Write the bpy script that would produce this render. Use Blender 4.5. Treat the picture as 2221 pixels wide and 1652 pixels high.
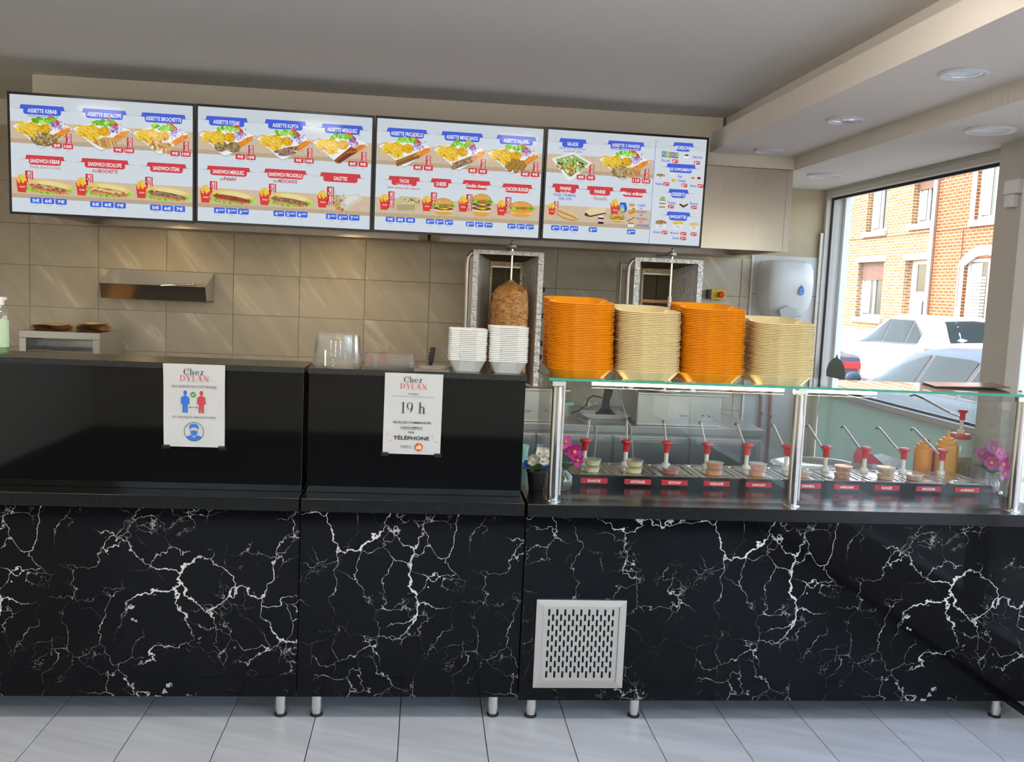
import bpy, bmesh, math, random
from mathutils import Vector, Matrix
for _o in list(bpy.data.objects): bpy.data.objects.remove(_o)
S = bpy.context.scene
C = S.collection
PI = math.pi
rnd = random.Random(7)

# ------------------------------------------------------------------ camera
YAW, PITCH, ROLL, FPX = -0.096575, 0.098451, 0.044422, 2027.4
def _cam_rot():
    cy, sy = math.cos(YAW), math.sin(YAW); cp, sp = math.cos(PITCH), math.sin(PITCH); cr, sr = math.cos(ROLL), math.sin(ROLL)
    Rz = Matrix(((cy, sy, 0), (-sy, cy, 0), (0, 0, 1)))
    Rx = Matrix(((1, 0, 0), (0, cp, -sp), (0, sp, cp)))
    Ry = Matrix(((cr, 0, sr), (0, 1, 0), (-sr, 0, cr)))
    return Ry @ Rx @ Rz
_R = _cam_rot()
cam = bpy.data.cameras.new('camera'); camo = bpy.data.objects.new('camera', cam); C.objects.link(camo)
cam.sensor_fit = 'HORIZONTAL'; cam.sensor_width = 36.0; cam.lens = FPX / 2221 * 36.0; cam.clip_start = 0.05; cam.clip_end = 300
_m = Matrix((_R[0], _R[2], -_R[1])).transposed().to_4x4()
camo.matrix_world = Matrix.Translation((0, 0, 1.565)) @ _m
S.camera = camo

# ------------------------------------------------------------------ world, sun, exposure
w = bpy.data.worlds.new('world'); S.world = w; w.use_nodes = True
nt = w.node_tree; nt.nodes.clear()
_out = nt.nodes.new('ShaderNodeOutputWorld'); _bg = nt.nodes.new('ShaderNodeBackground'); _sky = nt.nodes.new('ShaderNodeTexSky')
_sky.sky_type = 'NISHITA'; _sky.sun_disc = False; _sky.sun_elevation = math.radians(52); _sky.sun_rotation = math.radians(-60)
_sky.air_density = 1.0; _sky.dust_density = 2.2; _sky.ozone_density = 1.0
_bg.inputs[1].default_value = 1.5
_tint = nt.nodes.new('ShaderNodeMix'); _tint.data_type = 'RGBA'; _tint.blend_type = 'MULTIPLY'; _tint.inputs[0].default_value = 1.0; _tint.inputs[7].default_value = (1.0, .88, .79, 1)
nt.links.new(_sky.outputs[0], _tint.inputs[6]); nt.links.new(_tint.outputs[2], _bg.inputs[0]); nt.links.new(_bg.outputs[0], _out.inputs[0])
sun = bpy.data.lights.new('sun', 'SUN'); sun.energy = 1.8; sun.angle = math.radians(0.6); sun.color = (1.0, 0.95, 0.86)
suno = bpy.data.objects.new('sun', sun); C.objects.link(suno); suno.location = (-6, 8, 12)
suno.rotation_euler = Vector((0.62, -0.30, -0.72)).to_track_quat('-Z', 'Y').to_euler()
S.view_settings.view_transform = 'Standard'; S.view_settings.look = 'None'; S.view_settings.gamma = 1.0
S.cycles.transparent_max_bounces = 48
S.view_settings.use_curve_mapping = False; S.view_settings.exposure = 0.08

# ------------------------------------------------------------------ helpers
def lin(c):
    if isinstance(c, str):
        c = c.lstrip('#'); c = [int(c[i:i+2], 16) / 255 for i in (0, 2, 4)]
        return tuple((x / 12.92 if x <= .04045 else ((x + .055) / 1.055) ** 2.4) for x in c)
    return tuple(c[:3])
MATS = {}
def mat(name, col=(.8, .8, .8), rough=.5, metal=0.0, spec=.5, emit=None, estr=0.0, bump=None, coat=0.0, var=None, trans=0.0, alpha=1.0, sub=0.0, aniso=0.0):
    if name in MATS: return MATS[name]
    m = bpy.data.materials.new(name); m.use_nodes = True; t = m.node_tree; b = t.nodes['Principled BSDF']
    c = lin(col); b.inputs['Base Color'].default_value = (*c, 1); b.inputs['Roughness'].default_value = rough
    b.inputs['Metallic'].default_value = metal; b.inputs['Specular IOR Level'].default_value = spec
    b.inputs['Coat Weight'].default_value = coat; b.inputs['Coat Roughness'].default_value = .04
    if sub: b.inputs['Subsurface Weight'].default_value = sub; b.inputs['Subsurface Radius'].default_value = (.02, .012, .006); b.inputs['Subsurface Scale'].default_value = .3
    if trans: b.inputs['Transmission Weight'].default_value = trans
    if alpha < 1: b.inputs['Alpha'].default_value = alpha
    if emit is not None:
        b.inputs['Emission Color'].default_value = (*lin(emit), 1); b.inputs['Emission Strength'].default_value = estr
    if var or bump:
        tc = t.nodes.new('ShaderNodeTexCoord'); n = t.nodes.new('ShaderNodeTexNoise'); sc, st = (var or bump)[:2]
        n.inputs['Scale'].default_value = sc; n.inputs['Detail'].default_value = 5
        t.links.new(tc.outputs['Object'], n.inputs['Vector'])
        if var:
            r = t.nodes.new('ShaderNodeMix'); r.data_type = 'RGBA'
            r.inputs[6].default_value = (*[x * (1 - st) for x in c], 1); r.inputs[7].default_value = (*[min(1, x * (1 + st)) for x in c], 1)
            t.links.new(n.outputs[0], r.inputs[0]); t.links.new(r.outputs[2], b.inputs['Base Color'])
        if bump:
            n2 = t.nodes.new('ShaderNodeTexNoise'); n2.inputs['Scale'].default_value = bump[0]; n2.inputs['Detail'].default_value = 4
            t.links.new(tc.outputs['Object'], n2.inputs['Vector'])
            bp = t.nodes.new('ShaderNodeBump'); bp.inputs['Strength'].default_value = bump[1]; bp.inputs['Distance'].default_value = bump[2] if len(bump) > 2 else .01
            t.links.new(n2.outputs[0], bp.inputs['Height']); t.links.new(bp.outputs[0], b.inputs['Normal'])
    MATS[name] = m; return m
def glassmat(name, tint=(1, 1, 1), gloss=(1, 1, 1), ior=1.5, rough=0.0, mixmul=1.0, add=0.0, milk=0.0):
    if name in MATS: return MATS[name]
    m = bpy.data.materials.new(name); m.use_nodes = True; t = m.node_tree; t.nodes.clear()
    o = t.nodes.new('ShaderNodeOutputMaterial'); tr = t.nodes.new('ShaderNodeBsdfTransparent'); tr.inputs[0].default_value = (*tint, 1)
    g = t.nodes.new('ShaderNodeBsdfGlossy'); g.inputs[0].default_value = (*gloss, 1); g.inputs['Roughness'].default_value = rough
    f = t.nodes.new('ShaderNodeFresnel'); ge = t.nodes.new('ShaderNodeNewGeometry'); ms = t.nodes.new('ShaderNodeMath'); ms.operation = 'MULTIPLY_ADD'; ms.inputs[1].default_value = 1 / ior - ior; ms.inputs[2].default_value = ior; t.links.new(ge.outputs['Backfacing'], ms.inputs[0]); t.links.new(ms.outputs[0], f.inputs[0])
    ma = t.nodes.new('ShaderNodeMath'); ma.operation = 'MULTIPLY_ADD'; ma.inputs[1].default_value = mixmul; ma.inputs[2].default_value = add; ma.use_clamp = True
    mx = t.nodes.new('ShaderNodeMixShader')
    src = tr.outputs[0]
    if milk:
        df = t.nodes.new('ShaderNodeBsdfDiffuse'); df.inputs[0].default_value = (.85, .84, .80, 1); m2 = t.nodes.new('ShaderNodeMixShader'); m2.inputs[0].default_value = milk
        t.links.new(tr.outputs[0], m2.inputs[1]); t.links.new(df.outputs[0], m2.inputs[2]); src = m2.outputs[0]
    t.links.new(f.outputs[0], ma.inputs[0]); t.links.new(ma.outputs[0], mx.inputs[0]); t.links.new(src, mx.inputs[1]); t.links.new(g.outputs[0], mx.inputs[2]); t.links.new(mx.outputs[0], o.inputs[0])
    MATS[name] = m; return m

class MB:
    """collects geometry; build() links it as ONE mesh object"""
    def __init__(s): s.v = []; s.f = []
    def quad(s, a, b, c, d): return s.poly((a, b, c, d))
    def poly(s, pts):
        n = len(s.v); s.v += [tuple(p) for p in pts]; s.f.append(tuple(range(n, n + len(pts)))); return s
    def box(s, x0, x1, y0, y1, z0, z1):
        n = len(s.v); s.v += [(x0, y0, z0), (x1, y0, z0), (x1, y1, z0), (x0, y1, z0), (x0, y0, z1), (x1, y0, z1), (x1, y1, z1), (x0, y1, z1)]
        s.f += [tuple(n + i for i in q) for q in ((3, 2, 1, 0), (4, 5, 6, 7), (0, 1, 5, 4), (1, 2, 6, 5), (2, 3, 7, 6), (3, 0, 4, 7))]; return s
    def grid(s, rows, closed=False, cap0=False, cap1=False):
        n = len(s.v); m = len(rows[0])
        for r in rows: s.v += [tuple(p) for p in r]
        for i in range(len(rows) - 1):
            for j in range(m if closed else m - 1):
                k = (j + 1) % m
                s.f.append((n + i * m + j, n + i * m + k, n + (i + 1) * m + k, n + (i + 1) * m + j))
        if cap0: s.f.append(tuple(n + j for j in reversed(range(m))))
        if cap1: s.f.append(tuple(n + (len(rows) - 1) * m + j for j in range(m)))
        return s
    def lathe(s, prof, c=(0, 0, 0), seg=24, cap0=True, cap1=True, sx=1, sy=1):
        rows = [[(c[0] + r * sx * math.cos(2 * PI * k / seg), c[1] + r * sy * math.sin(2 * PI * k / seg), c[2] + z) for k in range(seg)] for r, z in prof]
        return s.grid(rows, True, cap0, cap1)
    def cyl(s, c, r, h, seg=20): return s.lathe(((r, 0), (r, h)), c, seg)
    def tube(s, pts, r, seg=10, cap=True):
        pts = [Vector(p) for p in pts]; rows = []; up = Vector((0, 0, 1)); prev = None
        for i, p in enumerate(pts):
            d = (pts[min(i + 1, len(pts) - 1)] - pts[max(i - 1, 0)]).normalized()
            if prev is None:
                a = d.cross(up)
                if a.length < .05: a = d.cross(Vector((1, 0, 0)))
                a.normalize()
            else:
                a = prev - d * prev.dot(d); a.normalize()
            b = d.cross(a); prev = a; rr = r[i] if isinstance(r, (list, tuple)) else r
            rows.append([p + (a * math.cos(2 * PI * k / seg) + b * math.sin(2 * PI * k / seg)) * rr for k in range(seg)])
        return s.grid(rows, True, cap, cap)
    def ball(s, c, r, seg=12, rings=8, sx=1, sy=1, sz=1):
        rows = []
        for i in range(rings + 1):
            a = -PI / 2 + PI * i / rings; rr = max(math.cos(a), .001)
            rows.append([(c[0] + r * sx * rr * math.cos(2 * PI * k / seg), c[1] + r * sy * rr * math.sin(2 * PI * k / seg), c[2] + r * sz * math.sin(a)) for k in range(seg)])
        return s.grid(rows, True)
    def prism(s, pts, axis, a, b):
        """2D outline extruded along an axis ('x','y','z') from a to b"""
        def P(p, t): return {'x': (t, p[0], p[1]), 'y': (p[0], t, p[1]), 'z': (p[0], p[1], t)}[axis]
        return s.grid([[P(p, a) for p in pts], [P(p, b) for p in pts]], True, True, True)
    def xf(s, M):
        s.v = [tuple(M @ Vector(p)) for p in s.v]; return s
    def mesh(s, name, bevel=0, smooth=None, seg=2):
        me = bpy.data.meshes.new(name); me.from_pydata(s.v, [], s.f); 
        bm = bmesh.new(); bm.from_mesh(me)
        bmesh.ops.recalc_face_normals(bm, faces=bm.faces)
        if bevel: bmesh.ops.bevel(bm, geom=[e for e in bm.edges if len(e.link_faces) == 2 and e.calc_face_angle(0) > .6], offset=bevel, segments=seg, profile=.5, affect='EDGES', clamp_overlap=True)
        bm.to_mesh(me); bm.free()
        if smooth is not None:
            me.shade_smooth(); me.set_sharp_from_angle(angle=math.radians(smooth))
        return me
    def build(s, name, m, parent=None, bevel=0, smooth=None, seg=2):
        me = s.mesh(name, bevel, smooth, seg); me.materials.append(m)
        o = bpy.data.objects.new(name, me); C.objects.link(o); o.parent = parent; return o

def tag(o, label=None, cat=None, group=None, kind=None):
    if label: o['label'] = label
    if cat: o['category'] = cat
    if group: o['group'] = group
    if kind: o['kind'] = kind
    return o
def thing(name, label, cat, loc=(0, 0, 0), rot=(0, 0, 0), group=None):
    o = bpy.data.objects.new(name, None); C.objects.link(o); o.location = loc; o.rotation_euler = rot; o.empty_display_size = .05
    return tag(o, label, cat, group)
def inst(name, me, parent=None, loc=(0, 0, 0), rot=(0, 0, 0)):
    o = bpy.data.objects.new(name, me); C.objects.link(o); o.parent = parent; o.location = loc; o.rotation_euler = rot; return o
def copytree(o, parent=None):
    c = o.copy(); C.objects.link(c); c.parent = parent
    for ch in list(o.children): copytree(ch, c)
    return c
def struct(o): o['kind'] = 'structure'; return o

# text -> flat mesh data (built-in font)
_tc = {}
def text2d(s, bold=0.0, res=3):
    key = (s, bold)
    if key in _tc: return _tc[key]
    cu = bpy.data.curves.new('lettering', 'FONT'); cu.body = s; cu.resolution_u = res; cu.offset = bold; cu.align_x = 'LEFT'
    o = bpy.data.objects.new('lettering_source', cu); C.objects.link(o)
    dg = bpy.context.evaluated_depsgraph_get(); dg.update()
    me = bpy.data.meshes.new_from_object(o.evaluated_get(dg))
    vs = [(v.co.x, v.co.y) for v in me.vertices]; fs = [tuple(p.vertices) for p in me.polygons]
    bpy.data.objects.remove(o); bpy.data.curves.remove(cu); bpy.data.meshes.remove(me)
    if not vs: vs = [(0, 0), (1, 0), (1, 1)]; fs = []
    x0 = min(v[0] for v in vs); x1 = max(v[0] for v in vs); y0 = min(v[1] for v in vs); y1 = max(v[1] for v in vs)
    vs = [((x - x0) / max(x1 - x0, 1e-6), (y - y0) / max(y1 - y0, 1e-6)) for x, y in vs]     # unit box
    _tc[key] = (vs, fs, (x1 - x0), (y1 - y0)); return _tc[key]
def curve_plate(outer, holes, depth):
    """flat plate (xz outline) with holes, returned as MB in the xz plane, thickness along y"""
    cu = bpy.data.curves.new('plate_source', 'CURVE'); cu.dimensions = '2D'; cu.fill_mode = 'BOTH'; cu.extrude = depth / 2
    for loop in [outer] + holes:
        sp = cu.splines.new('POLY'); sp.points.add(len(loop) - 1); sp.use_cyclic_u = True
        for p, q in zip(sp.points, loop): p.co = (q[0], q[1], 0, 1)
    o = bpy.data.objects.new('plate_source', cu); C.objects.link(o)
    dg = bpy.context.evaluated_depsgraph_get(); dg.update()
    me = bpy.data.meshes.new_from_object(o.evaluated_get(dg)); mb = MB()
    mb.v = [(v.co.x, -v.co.z, v.co.y) for v in me.vertices]; mb.f = [tuple(p.vertices) for p in me.polygons]
    bpy.data.objects.remove(o); bpy.data.curves.remove(cu); bpy.data.meshes.remove(me); return mb

# ------------------------------------------------------------------ materials
def marble_mat():
    m = bpy.data.materials.new('black_marble'); m.use_nodes = True; t = m.node_tree; b = t.nodes['Principled BSDF']; L = t.links.new
    tc = t.nodes.new('ShaderNodeTexCoord')
    def noise(scale, detail, vec, rough=.55, w=None):
        n = t.nodes.new('ShaderNodeTexNoise'); n.inputs['Scale'].default_value = scale; n.inputs['Detail'].default_value = detail; n.inputs['Roughness'].default_value = rough; L(vec, n.inputs['Vector']); return n
    def math_(op, a, bb=None, c=None, clamp=False):
        n = t.nodes.new('ShaderNodeMath'); n.operation = op; n.use_clamp = clamp
        for i, x in enumerate((a, bb, c)):
            if x is None: continue
            if isinstance(x, (int, float)): n.inputs[i].default_value = x
            else: L(x, n.inputs[i])
        return n.outputs[0]
    def warp(scale, amt, off=0):
        mp = t.nodes.new('ShaderNodeMapping'); mp.inputs['Location'].default_value = (off, off * .7, off * .3); L(tc.outputs['Object'], mp.inputs[0])
        n = noise(scale, 5, mp.outputs[0], .58)
        s = t.nodes.new('ShaderNodeVectorMath'); s.operation = 'SUBTRACT'; L(n.outputs['Color'], s.inputs[0]); s.inputs[1].default_value = (.5, .5, .5)
        sc = t.nodes.new('ShaderNodeVectorMath'); sc.operation = 'SCALE'; L(s.outputs[0], sc.inputs[0]); sc.inputs['Scale'].default_value = amt
        ad = t.nodes.new('ShaderNodeVectorMath'); ad.operation = 'ADD'; L(mp.outputs[0], ad.inputs[0]); L(sc.outputs[0], ad.inputs[1]); return ad.outputs[0]
    def veins(vscale, wscale, amt, width, mscale, m0, m1, off):
        v = t.nodes.new('ShaderNodeTexVoronoi'); v.feature = 'DISTANCE_TO_EDGE'; v.inputs['Scale'].default_value = vscale; L(warp(wscale, amt, off), v.inputs['Vector'])
        mk = noise(mscale, 3, warp(1.0, 0.0, off + 3.3)); 
        mr = t.nodes.new('ShaderNodeMapRange'); L(mk.outputs[0], mr.inputs[0]); mr.inputs[1].default_value = m0; mr.inputs[2].default_value = m1
        wn = noise(26, 4, tc.outputs['Object'], .7)
        wd = math_('MULTIPLY', math_('MULTIPLY', mr.outputs[0], math_('POWER', wn.outputs[0], 2.0)), width * 4)
        r = math_('SUBTRACT', 1.0, math_('DIVIDE', v.outputs['Distance'], math_('MAXIMUM', wd, 1e-4)), clamp=True)
        return math_('MULTIPLY', math_('POWER', r, .55), math_('MULTIPLY', mr.outputs[0], 1.3, clamp=True), clamp=True)
    a = veins(4.0, 4.2, .30, .017, 2.8, .42, .70, 0.0)
    c2 = veins(7.0, 6.0, .22, .015, 3.8, .46, .72, 5.1)
    c3 = veins(15.0, 11.0, .13, .024, 4.4, .55, .74, 9.7)
    tot = math_('MAXIMUM', a, math_('MAXIMUM', math_('MULTIPLY', c2, .8), math_('MULTIPLY', c3, .55)))
    mx = t.nodes.new('ShaderNodeMix'); mx.data_type = 'RGBA'; mx.inputs[6].default_value = (.0035, .0035, .0045, 1); mx.inputs[7].default_value = (.78, .74, .68, 1); L(tot, mx.inputs[0]); L(mx.outputs[2], b.inputs['Base Color'])
    b.inputs['Roughness'].default_value = .07; b.inputs['Specular IOR Level'].default_value = .15
    return m
M_MARBLE = marble_mat()
def granite_mat(name, base, speck, rough=.06):
    m = bpy.data.materials.new(name); m.use_nodes = True; t = m.node_tree; b = t.nodes['Principled BSDF']
    tc = t.nodes.new('ShaderNodeTexCoord'); v = t.nodes.new('ShaderNodeTexNoise'); v.inputs['Scale'].default_value = 320; v.inputs['Detail'].default_value = 3; v.inputs['Roughness'].default_value = .8
    r = t.nodes.new('ShaderNodeValToRGB'); r.color_ramp.elements[0].position = .52; r.color_ramp.elements[0].color = (*base, 1); r.color_ramp.elements[1].position = .78; r.color_ramp.elements[1].color = (*speck, 1)
    t.links.new(tc.outputs['Object'], v.inputs['Vector']); t.links.new(v.outputs[0], r.inputs[0]); t.links.new(r.outputs[0], b.inputs['Base Color'])
    b.inputs['Roughness'].default_value = rough; return m
M_GRAN = granite_mat('black_granite', (.0035, .0035, .0036), (.035, .035, .033), .20)
M_GRANP = granite_mat('black_granite_polished', (.0028, .0028, .003), (.012, .012, .012), .05)
M_GRANE = granite_mat('black_granite_edge', (.010, .010, .010), (.10, .10, .095), .22)
def stone_tile_mat(name, c0, c1, streak, ang, rough=.3, sscale=3.0):
    m = bpy.data.materials.new(name); m.use_nodes = True; t = m.node_tree; b = t.nodes['Principled BSDF']; L = t.links.new
    tc = t.nodes.new('ShaderNodeTexCoord'); oi = t.nodes.new('ShaderNodeObjectInfo')
    cb = t.nodes.new('ShaderNodeVectorMath'); cb.operation = 'SCALE'; cb.inputs[0].default_value = (37.1, 11.3, 53.7); L(oi.outputs['Random'], cb.inputs['Scale'])
    ad = t.nodes.new('ShaderNodeVectorMath'); L(tc.outputs['Object'], ad.inputs[0]); L(cb.outputs[0], ad.inputs[1])
    mp = t.nodes.new('ShaderNodeMapping'); mp.inputs['Rotation'].default_value = ang; L(ad.outputs[0], mp.inputs[0])
    mp2 = t.nodes.new('ShaderNodeMapping'); mp2.inputs['Scale'].default_value = (.9, 8, 8); L(mp.outputs[0], mp2.inputs[0])
    n = t.nodes.new('ShaderNodeTexNoise'); n.inputs['Scale'].default_value = sscale; n.inputs['Detail'].default_value = 6; n.inputs['Distortion'].default_value = .6; L(mp2.outputs[0], n.inputs['Vector'])
    r = t.nodes.new('ShaderNodeValToRGB'); e = r.color_ramp.elements; e[0].position = .3; e[0].color = (*c0, 1); e[1].position = .62; e[1].color = (*c1, 1)
    x = r.color_ramp.elements.new(.70); x.color = (*streak, 1); x2 = r.color_ramp.elements.new(.73); x2.color = (*c1, 1)
    L(n.outputs[0], r.inputs[0]); L(r.outputs[0], b.inputs['Base Color']); b.inputs['Roughness'].default_value = rough
    return m
M_WTILE = stone_tile_mat('wall_tile_stone', (.50, .43, .325), (.60, .52, .40), (.76, .69, .56), (0, math.radians(-52), 0), .28, 1.5)
M_FTILE = stone_tile_mat('floor_tile_stone', (.50, .515, .545), (.60, .615, .65), (.64, .655, .69), (0, 0, .4), .33, 2.2)
M_GROUT = mat('grout', (.11, .09, .075), .9)
M_GROUTF = mat('floor_grout', (.035, .032, .03), .9)
M_WHITE = mat('ceiling_white', (.71, .69, .655), .9, var=(1.5, .03))
M_SOFF = mat('soffit_white', (.76, .70, .62), .85)
M_CREAM = mat('cream_paint', (.80, .73, .60), .8)
M_PLAST = mat('beige_plaster', (.55, .46, .31), .85, var=(5, .22))
M_PVC = mat('window_pvc', (.60, .56, .50), .45)
M_PVCW = mat('white_pvc', (.82, .82, .80), .4)
M_SILLW = mat('lower_wall_paint', (.60, .67, .59), .6)
def brushed(name, col, rough, metal=1.0, sc=(3, 3, 160), amp=.18):
    m = bpy.data.materials.new(name); m.use_nodes = True; t = m.node_tree; b = t.nodes['Principled BSDF']; L = t.links.new
    b.inputs['Base Color'].default_value = (*col, 1); b.inputs['Metallic'].default_value = metal
    tc = t.nodes.new('ShaderNodeTexCoord'); mp = t.nodes.new('ShaderNodeMapping'); mp.inputs['Scale'].default_value = sc; L(tc.outputs['Object'], mp.inputs[0])
    n = t.nodes.new('ShaderNodeTexNoise'); n.inputs['Scale'].default_value = 2; n.inputs['Detail'].default_value = 3; L(mp.outputs[0], n.inputs['Vector'])
    mr = t.nodes.new('ShaderNodeMapRange'); mr.inputs[3].default_value = rough - amp / 2; mr.inputs[4].default_value = rough + amp / 2; L(n.outputs[0], mr.inputs[0]); L(mr.outputs[0], b.inputs['Roughness']); return m
M_STEEL = brushed('brushed_steel', (.62, .60, .57), .34)
M_STEELH = brushed('hood_steel', (.64, .56, .47), .30, 1, (120, 120, 2), .14)
M_STEELV = brushed('vent_steel', (.60, .55, .49), .42)
M_CHROME = mat('polished_steel', (.78, .75, .71), .08, 1.0)
M_CHROMEB = brushed('leg_steel', (.70, .66, .60), .24, 1, (90, 90, 2), .1)
M_BLACKP = mat('black_plastic', (.012, .012, .013), .4)
M_BLACKR = mat('black_rubber', (.015, .013, .014), .7)
M_RED = mat('red_plastic', '#d01f1b', .28)
M_LRED = mat('label_red', '#cf2b3c', .4)
M_WPLA = mat('white_plastic', (.80, .78, .73), .35)
M_PWHITE = mat('print_white', (.85, .85, .85), .5)
M_PAPER = mat('paper', (.60, .585, .575), .75, bump=(14, .25, .004))
M_FOIL = mat('aluminium_foil', (.84, .81, .76), .42, .55, bump=(34, 1.0, .02))
M_FOILG = mat('greasy_foil', (.78, .62, .38), .42, .55, bump=(34, 1.0, .02))
M_DARK = mat('dark_void', (.012, .011, .010), .8)
M_GLASS = glassmat('clear_glass', (.965, .985, .975), (1, 1, 1), 1.5, mixmul=.75)
M_PANE = glassmat('window_glass', (.97, .985, .98), (1, 1, 1), 1.45, mixmul=.6)
M_CLEARP = glassmat('clear_plastic', (.985, .985, .98), (1, 1, 1), 1.5, .03, 1.0, .02, .05)
M_GEDGE = mat('green_glass_edge', (.05, .36, .25), .15, emit=None, trans=0)
M_ORANGE = mat('orange_foam', '#f59700', .45, sub=.06, spec=.35)
M_CREAMF = mat('cream_foam', '#ecd6a0', .45, sub=.06, spec=.35)
M_FOAM = mat('white_foam', (.84, .82, .78), .5, sub=.1)

# ------------------------------------------------------------------ room shell
floor = struct(MB().box(-3.4, 2.62, -3.2, 6.1, -.12, -.006).build('floor', M_GROUTF))
_ft = MB().box(-.1494, .1494, -.2989, .2989, -.008, 0).mesh('tile', .0012, None, 1); _ft.materials.append(M_FTILE)
for j in range(7):
    for i in range(-12, 8):
        x = .4155 + i * .302; y = 3.18 + (j - 4) * .602
        if x > 2.45: continue
        inst('tile', _ft, floor, (x, y, 0))
wall_back = struct(MB().box(-3.4, 2.62, 5.938, 6.1, 0, 2.7).build('wall_back', M_PLAST))
_wt = MB().box(-.1994, .1994, 0, .007, -.1230, .1230).mesh('tile', .001, None, 1); _wt.materials.append(M_WTILE)
for j in range(-3, 4):
    for i in range(-8, 5):
        x = .027 + .4013 * (i + .5); z = 1.578 + .2485 * (j - .5)
        if z > 2.3: continue
        if z > 1.95 and x > -1.9: continue
        inst('tile', _wt, wall_back, (x, 5.931, z))
_wt2 = MB().box(0, .056, 0, .007, -.1230, .1230).mesh('tile', .001, None, 1); _wt2.materials.append(M_WTILE)
for j in range(-3, 2): inst('tile', _wt2, wall_back, (2.036, 5.931, 1.578 + .2485 * (j - .5)))
MB().box(-3.0, -2.0, 5.930, 5.938, 2.4, 2.55).build('cream_band', M_CREAM, wall_back)
wall_left = struct(MB().box(-3.5, -3.3, -3.2, 6.1, 0, 2.7).build('wall_left', M_CREAM))
# wall behind the viewer, with the shop's wide window above a dado
wf = MB().box(-3.4, 2.62, -3.2, -3.05, 0, .92).box(-3.4, 2.62, -3.2, -3.05, 2.28, 2.7).box(-3.4, -3.1, -3.2, -3.05, .92, 2.28).box(2.2, 2.62, -3.2, -3.05, .92, 2.28)
wall_front = struct(wf.build('wall_front', M_CREAM))
# ceiling, bulkhead and dropped soffits
ceiling = struct(MB().box(-3.4, 1.62, -3.2, 5.938, 2.55, 2.7).build('ceiling', M_WHITE))
struct(MB().box(-2.04, 1.60, 5.13, 5.936, 2.29, 2.549).box(1.60, 2.02, 5.13, 5.936, 2.29, 2.358).build('trim_1', M_CREAM)).name = 'trim_1'
struct(MB().box(1.62, 2.02, -3.2, 5.936, 2.358, 2.70).box(1.535, 1.62, -3.2, 5.128, 2.358, 2.462).build('trim_2', M_SOFF))
def ribbed():
    m = bpy.data.materials.new('ribbed_soffit'); m.use_nodes = True; t = m.node_tree; b = t.nodes['Principled BSDF']; b.inputs['Base Color'].default_value = (.74, .69, .61, 1); b.inputs['Roughness'].default_value = .85
    tc = t.nodes.new('ShaderNodeTexCoord'); wv = t.nodes.new('ShaderNodeTexWave'); wv.bands_direction = 'Y'; wv.inputs['Scale'].default_value = 9; wv.inputs['Distortion'].default_value = .3; t.links.new(tc.outputs['Object'], wv.inputs['Vector'])
    bp = t.nodes.new('ShaderNodeBump'); bp.inputs['Strength'].default_value = .12; bp.inputs['Distance'].default_value = .01; t.links.new(wv.outputs[0], bp.inputs['Height']); t.links.new(bp.outputs[0], b.inputs['Normal']); return m
struct(MB().box(2.02, 2.62, -3.2, 5.936, 2.287, 2.70).build('trim_3', ribbed()))
# right wall (street side)
wr = MB().box(2.57, 2.70, 3.98, 6.1, -.12, .30).box(2.57, 2.70, 3.98, 6.1, 2.272, 2.7).box(2.57, 2.70, 5.915, 6.1, .985, 2.272)
wall_right = struct(wr.build('wall_right', M_SILLW))
win = struct(thing('window_1', None, None, (2.57, 4.0, .985)))
fr = MB().box(-.012, .10, 0, .035, 0, 1.285).box(-.012, .10, 1.895, 1.925, 0, 1.285).box(-.012, .10, .035, 1.895, 1.25, 1.285).box(-.012, .10, .035, 1.895, 0, .03)
fr.build('window_frame', M_PVC, win, .003)
g = MB().box(.02, .03, .035, .047, .03, 1.25).box(.02, .03, 1.883, 1.895, .03, 1.25).box(.02, .03, .047, 1.883, 1.236, 1.25).box(.02, .03, .047, 1.883, .03, .042)
g.build('gasket', M_BLACKR, win)
MB().box(.055, .061, .035, 1.895, .03, 1.25).build('pane', M_PANE, win)
MB().box(.10, .14, -.02, .03, -.01, 1.30).box(.10, .14, 1.86, 1.93, -.01, 1.30).box(.10, .14, .03, 1.86, 1.265, 1.30).build('outer_frame', M_PVCW, win)
def frosted():
    m = bpy.data.materials.new('frosted_film'); m.use_nodes = True; t = m.node_tree; t.nodes.clear(); o = t.nodes.new('ShaderNodeOutputMaterial'); a = t.nodes.new('ShaderNodeBsdfDiffuse'); b = t.nodes.new('ShaderNodeBsdfTranslucent'); x = t.nodes.new('ShaderNodeMixShader'); x.inputs[0].default_value = .5
    a.inputs[0].default_value = (.56, .64, .56, 1); b.inputs[0].default_value = (.50, .58, .50, 1); t.links.new(a.outputs[0], x.inputs[1]); t.links.new(b.outputs[0], x.inputs[2]); t.links.new(x.outputs[0], o.inputs[0]); return m
MB().box(.05, .056, .0, 1.93, -.685, -.001).build('frosted_pane', frosted(), win)
MB().box(-.004, .10, 0, 1.93, -.012, -.0005).build('transom', M_PVC, win)
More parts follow.
